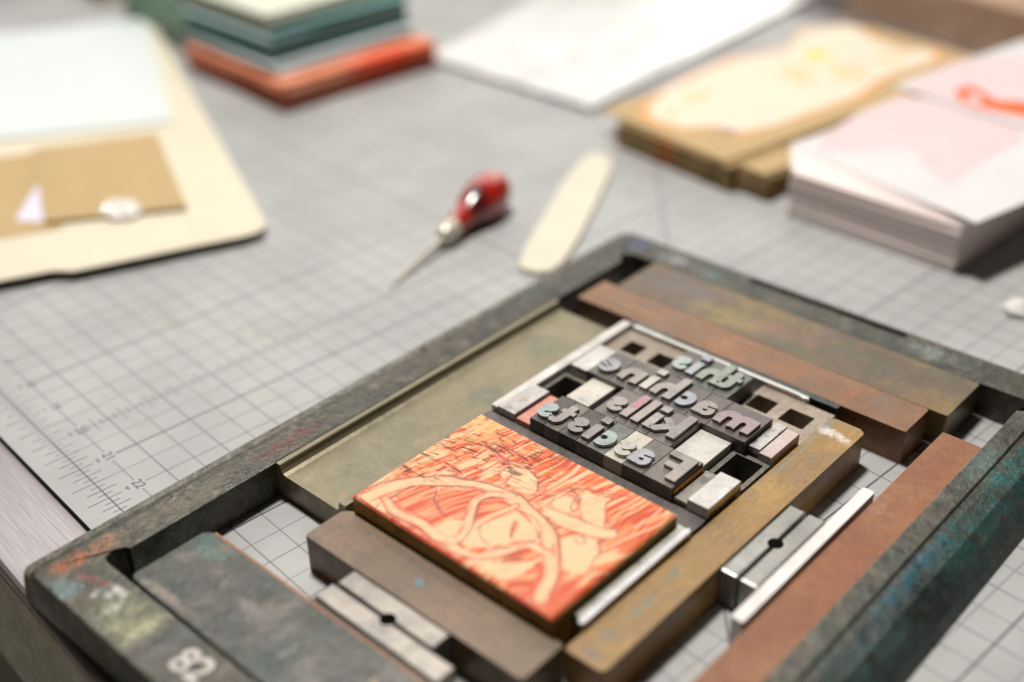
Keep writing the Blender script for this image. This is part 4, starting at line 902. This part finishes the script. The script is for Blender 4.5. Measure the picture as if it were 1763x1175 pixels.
for P_, m_ in (([(18.45, 21.22), (18.82, 21.86), (19.59, 21.47), (19.86, 20.63), (19.25, 20.59)], M_pe), ([(19.09, 22.42), (19.78, 23.08), (20.64, 22.49), (20.5, 21.52), (19.88, 21.75)], M_pe), ([(18.03, 17.53), (17.99, 18.28), (18.24, 18.79), (18.7, 17.93), (18.56, 17.3)], M_pe), ([(18.3, 16.63), (18.4, 17.03), (18.93, 16.67), (18.77, 16.4)], M_pe), ([(18.38, 22.48), (18.24, 23.27), (18.79, 23.33), (18.9, 22.68), (18.83, 22.31)], M_ye), ([(19.6, 23.6), (19.9, 24.5), (20.7, 24.3), (20.4, 23.6)], M_pe)):
    print_on(F, kc, (2.2, 5.3, .66), 'printed_patch', wavy(P_, 0, .05, 4), .7045, m_)
link('kraft_card', prism(rrect(4.0, 5.3, .30, 9.6, .03, 2), .57, .60, .004, 1), M_kraft, F, (4.6, 5, .57), label='light kraft card sticking out beside the printed one', cat='card')
# pink and white cards
M_pk = paper('card_pinkedge', (.90, .80, .775), layers=[((.90, .82, .80), 4, .45, .6, .6, (1, 1, 14))])
M_pk2 = paper('card_rose', (0.694, 0.560, 0.549)); M_pp = paper('card_face', (0.568, 0.556, 0.561)); M_pkk = paper('ink_pink', (.60, .475, .49)); M_ors = paper('ink_redorange', (0.772, 0.120, 0.032))
zp = stack('white_card', 'white and pink card in the thick pile at the right', 'card', 'pink and white cards in the right pile', (23.35, 15.1), 2.0, 4.0, 5.9, .040, 26, .01, [M_pk, M_pk, M_pk, M_pk2], .02, .35, 13)
zq = stack('white_card', 'white and pink card in the pile farther back at the right', 'card', 'pink and white cards in the far right pile', (22.6, 21.7), -3, 4.6, 5.6, .040, 29, .01, [M_pk, M_pk2, M_pk], .03, .5, 15)
for i in range(5):
    F = frame('PT%d' % i, (23.2 - .13 * i, 15.22 + .17 * i), 1.0 - 2.2 * i)
    pt = link('printed_card', prism(rrect(0, 4.2 + .2 * i, 0, 5.8, .03, 2), zp + .042 * i, zp + .042 * i + .034, .004, 1), M_pp if i == 4 else M_pk, F, (2, 3, zp + .042 * i),
         label=['white card fanned out lowest at the top of the right pile', 'white card fanned out second on the right pile', 'white card fanned out third on the right pile', 'white card fanned out just beneath the printed one', 'pink and white printed card with a red-orange shape topping the right pile'][i], cat='card')
print_on(F, pt, (2, 3, zp + .042 * 4), 'printed_wash', [(23.4, 16.0), (22.95, 16.6), (22.7, 18.7), (22.75, 20.3), (23.2, 20.6), (25.8, 20.4), (26.27, 19.7), (26.2, 18.04), (26.42, 16.42), (25.65, 16.74), (24.88, 17.51), (24.41, 17.25), (23.91, 16.56)], zp + .042 * 4 + .0345, M_pkk)
F = frame('PU', (22.30, 20.75), -6)
zu = max(zq, zp + .042 * 5) + .01
pu = link('printed_card', prism(rrect(0, 5, 0, 5.6, .03, 2), zu, zu + .035, .004, 1), M_pp, F, (2, 3, zu), label='pink and white printed card on the farther right pile', cat='card')
print_on(F, pu, (2, 3, zu), 'printed_wash', [(22.55, 20.85), (22.5, 23.2), (23.3, 24.9), (24.46, 23.9), (26.6, 22), (26.8, 20.52), (24.6, 20.62)], zu + .0355, M_pkk)
print_on(F, pu, (2, 3, zu), 'printed_mark', [(23.61, 21.35), (23.62, 21.98), (24.1, 21.84), (24.62, 21.48), (25.14, 21.88), (26.3, 21.6), (26.3, 20.95), (25.57, 20.95), (25.07, 20.85), (24.78, 20.81), (24.5, 20.75), (24.03, 20.85)], zu + .0375, M_ors)
print_on(F, pu, (2, 3, zu), 'printed_gap', [(23.94, 21.31), (24.06, 21.55), (24.43, 21.26), (24.49, 21.0), (24.2, 20.98)], zu + .0395, M_pkk)
# crumpled clear film bits
def glassmat():
    m = bpy.data.materials.new('clear_film'); m.use_nodes = True; p = m.node_tree.nodes['Principled BSDF']
    p.inputs['Base Color'].default_value = (.95, .93, .90, 1); p.inputs['Transmission Weight'].default_value = .35; p.inputs['Roughness'].default_value = .10; p.inputs['IOR'].default_value = 1.08; p.inputs['Coat Weight'].default_value = 1; p.inputs['Coat Roughness'].default_value = .10
    return m
M_film = glassmat()
def film(label, x, y, z, r, seed, sq=(1, 1, .5)):
    bm = bmesh.new(); rr = random.Random(seed); N = 15; V = {}
    for i in range(N):
        for j in range(N):
            a, b = i / (N - 1) * 2 - 1, j / (N - 1) * 2 - 1; rad = max(0, 1 - math.hypot(a, b) * .75)
            V[i, j] = bm.verts.new((x + r * sq[0] * (a + rr.uniform(-.09, .09)), y + r * sq[1] * (b + rr.uniform(-.09, .09)), z + .01 + r * sq[2] * (rad * .9 + rr.uniform(0, .30))))
    for i in range(N - 1):
        for j in range(N - 1):
            if math.hypot(i - 7, j - 7) < 7.2 + rr.uniform(-1.2, .6):
                bm.faces.new((V[i, j], V[i + 1, j], V[i + 1, j + 1])); bm.faces.new((V[i, j], V[i + 1, j + 1], V[i, j + 1]))
    bmesh.ops.delete(bm, geom=[v for v in bm.verts if not v.link_faces], context='VERTS')
    link('clear_film', bm, M_film, 'M', (x, y, z), label=label, cat='plastic film', smooth=False)
film('crumpled piece of clear film glinting on the kraft envelope', 13.1, 4.35, .295, .42, 2, (1.3, 1.0, .35))
film('small clear film bit glinting on the printed kraft card', 20.3, 16.75, .705, .22, 3, (1.4, .8, .5))
film('clear crumpled film bit at the right border of the mat', 29.0, 14.75, .02, .30, 4, (1, 1.1, .7))
poly('paper_scrap', 'cream paper scrap at the right border beside the clear film', 'paper scrap', [(29.4, 14.5), (29.15, 15.1), (30.5, 15.6), (30.6, 14.7)], .01, .10, paper('scrap_cream', (0.582, 0.502, 0.404)))
# far things at the top of the picture
M_board = paper('board_brown', (0.339, 0.218, 0.146), layers=[((.52, .38, .29), .25, .42, .6, .7)])
poly('cardboard_box', 'flat brown cardboard box behind the printed cards', 'box', [(15.2, 29.5), (32, 26.5), (40, 48), (17, 50)], -.12, 1.4, M_board, bev=.05)
poly('beige_parcel', 'small greyish white parcel left of the brown cardboard box', 'box', [(12.9, 30.2), (14.9, 29.9), (15.3, 33), (13.3, 33.3)], .12, 1.3, paper('parcel', (0.485, 0.468, 0.436)), bev=.03)
poly('beige_pouch', 'beige cloth pouch behind the manila folder at the far left', 'pouch', [(-9.5, 12.9), (-3.4, 12.1), (-2.6, 17), (-9, 18)], .01, .8, paper('pouch_beige', (0.355, 0.299, 0.202), layers=[((.66, .58, .44), .7, .5, .64, .8), ((.16, .12, .06), 1.1, .55, .68, .7)]), bev=.2)
poly('green_notebook', 'dark green notebook at the far left edge behind the folder', 'notebook', [(-14, 9.8), (-7.6, 10.6), (-8.5, 16), (-15, 15)], .01, 1.0, paper('book_green', (0.024, 0.161, 0.097)), bev=.05)
for o in list(bpy.data.objects):
    for k in ('_f', '_o'):
        if k in o: del o[k]
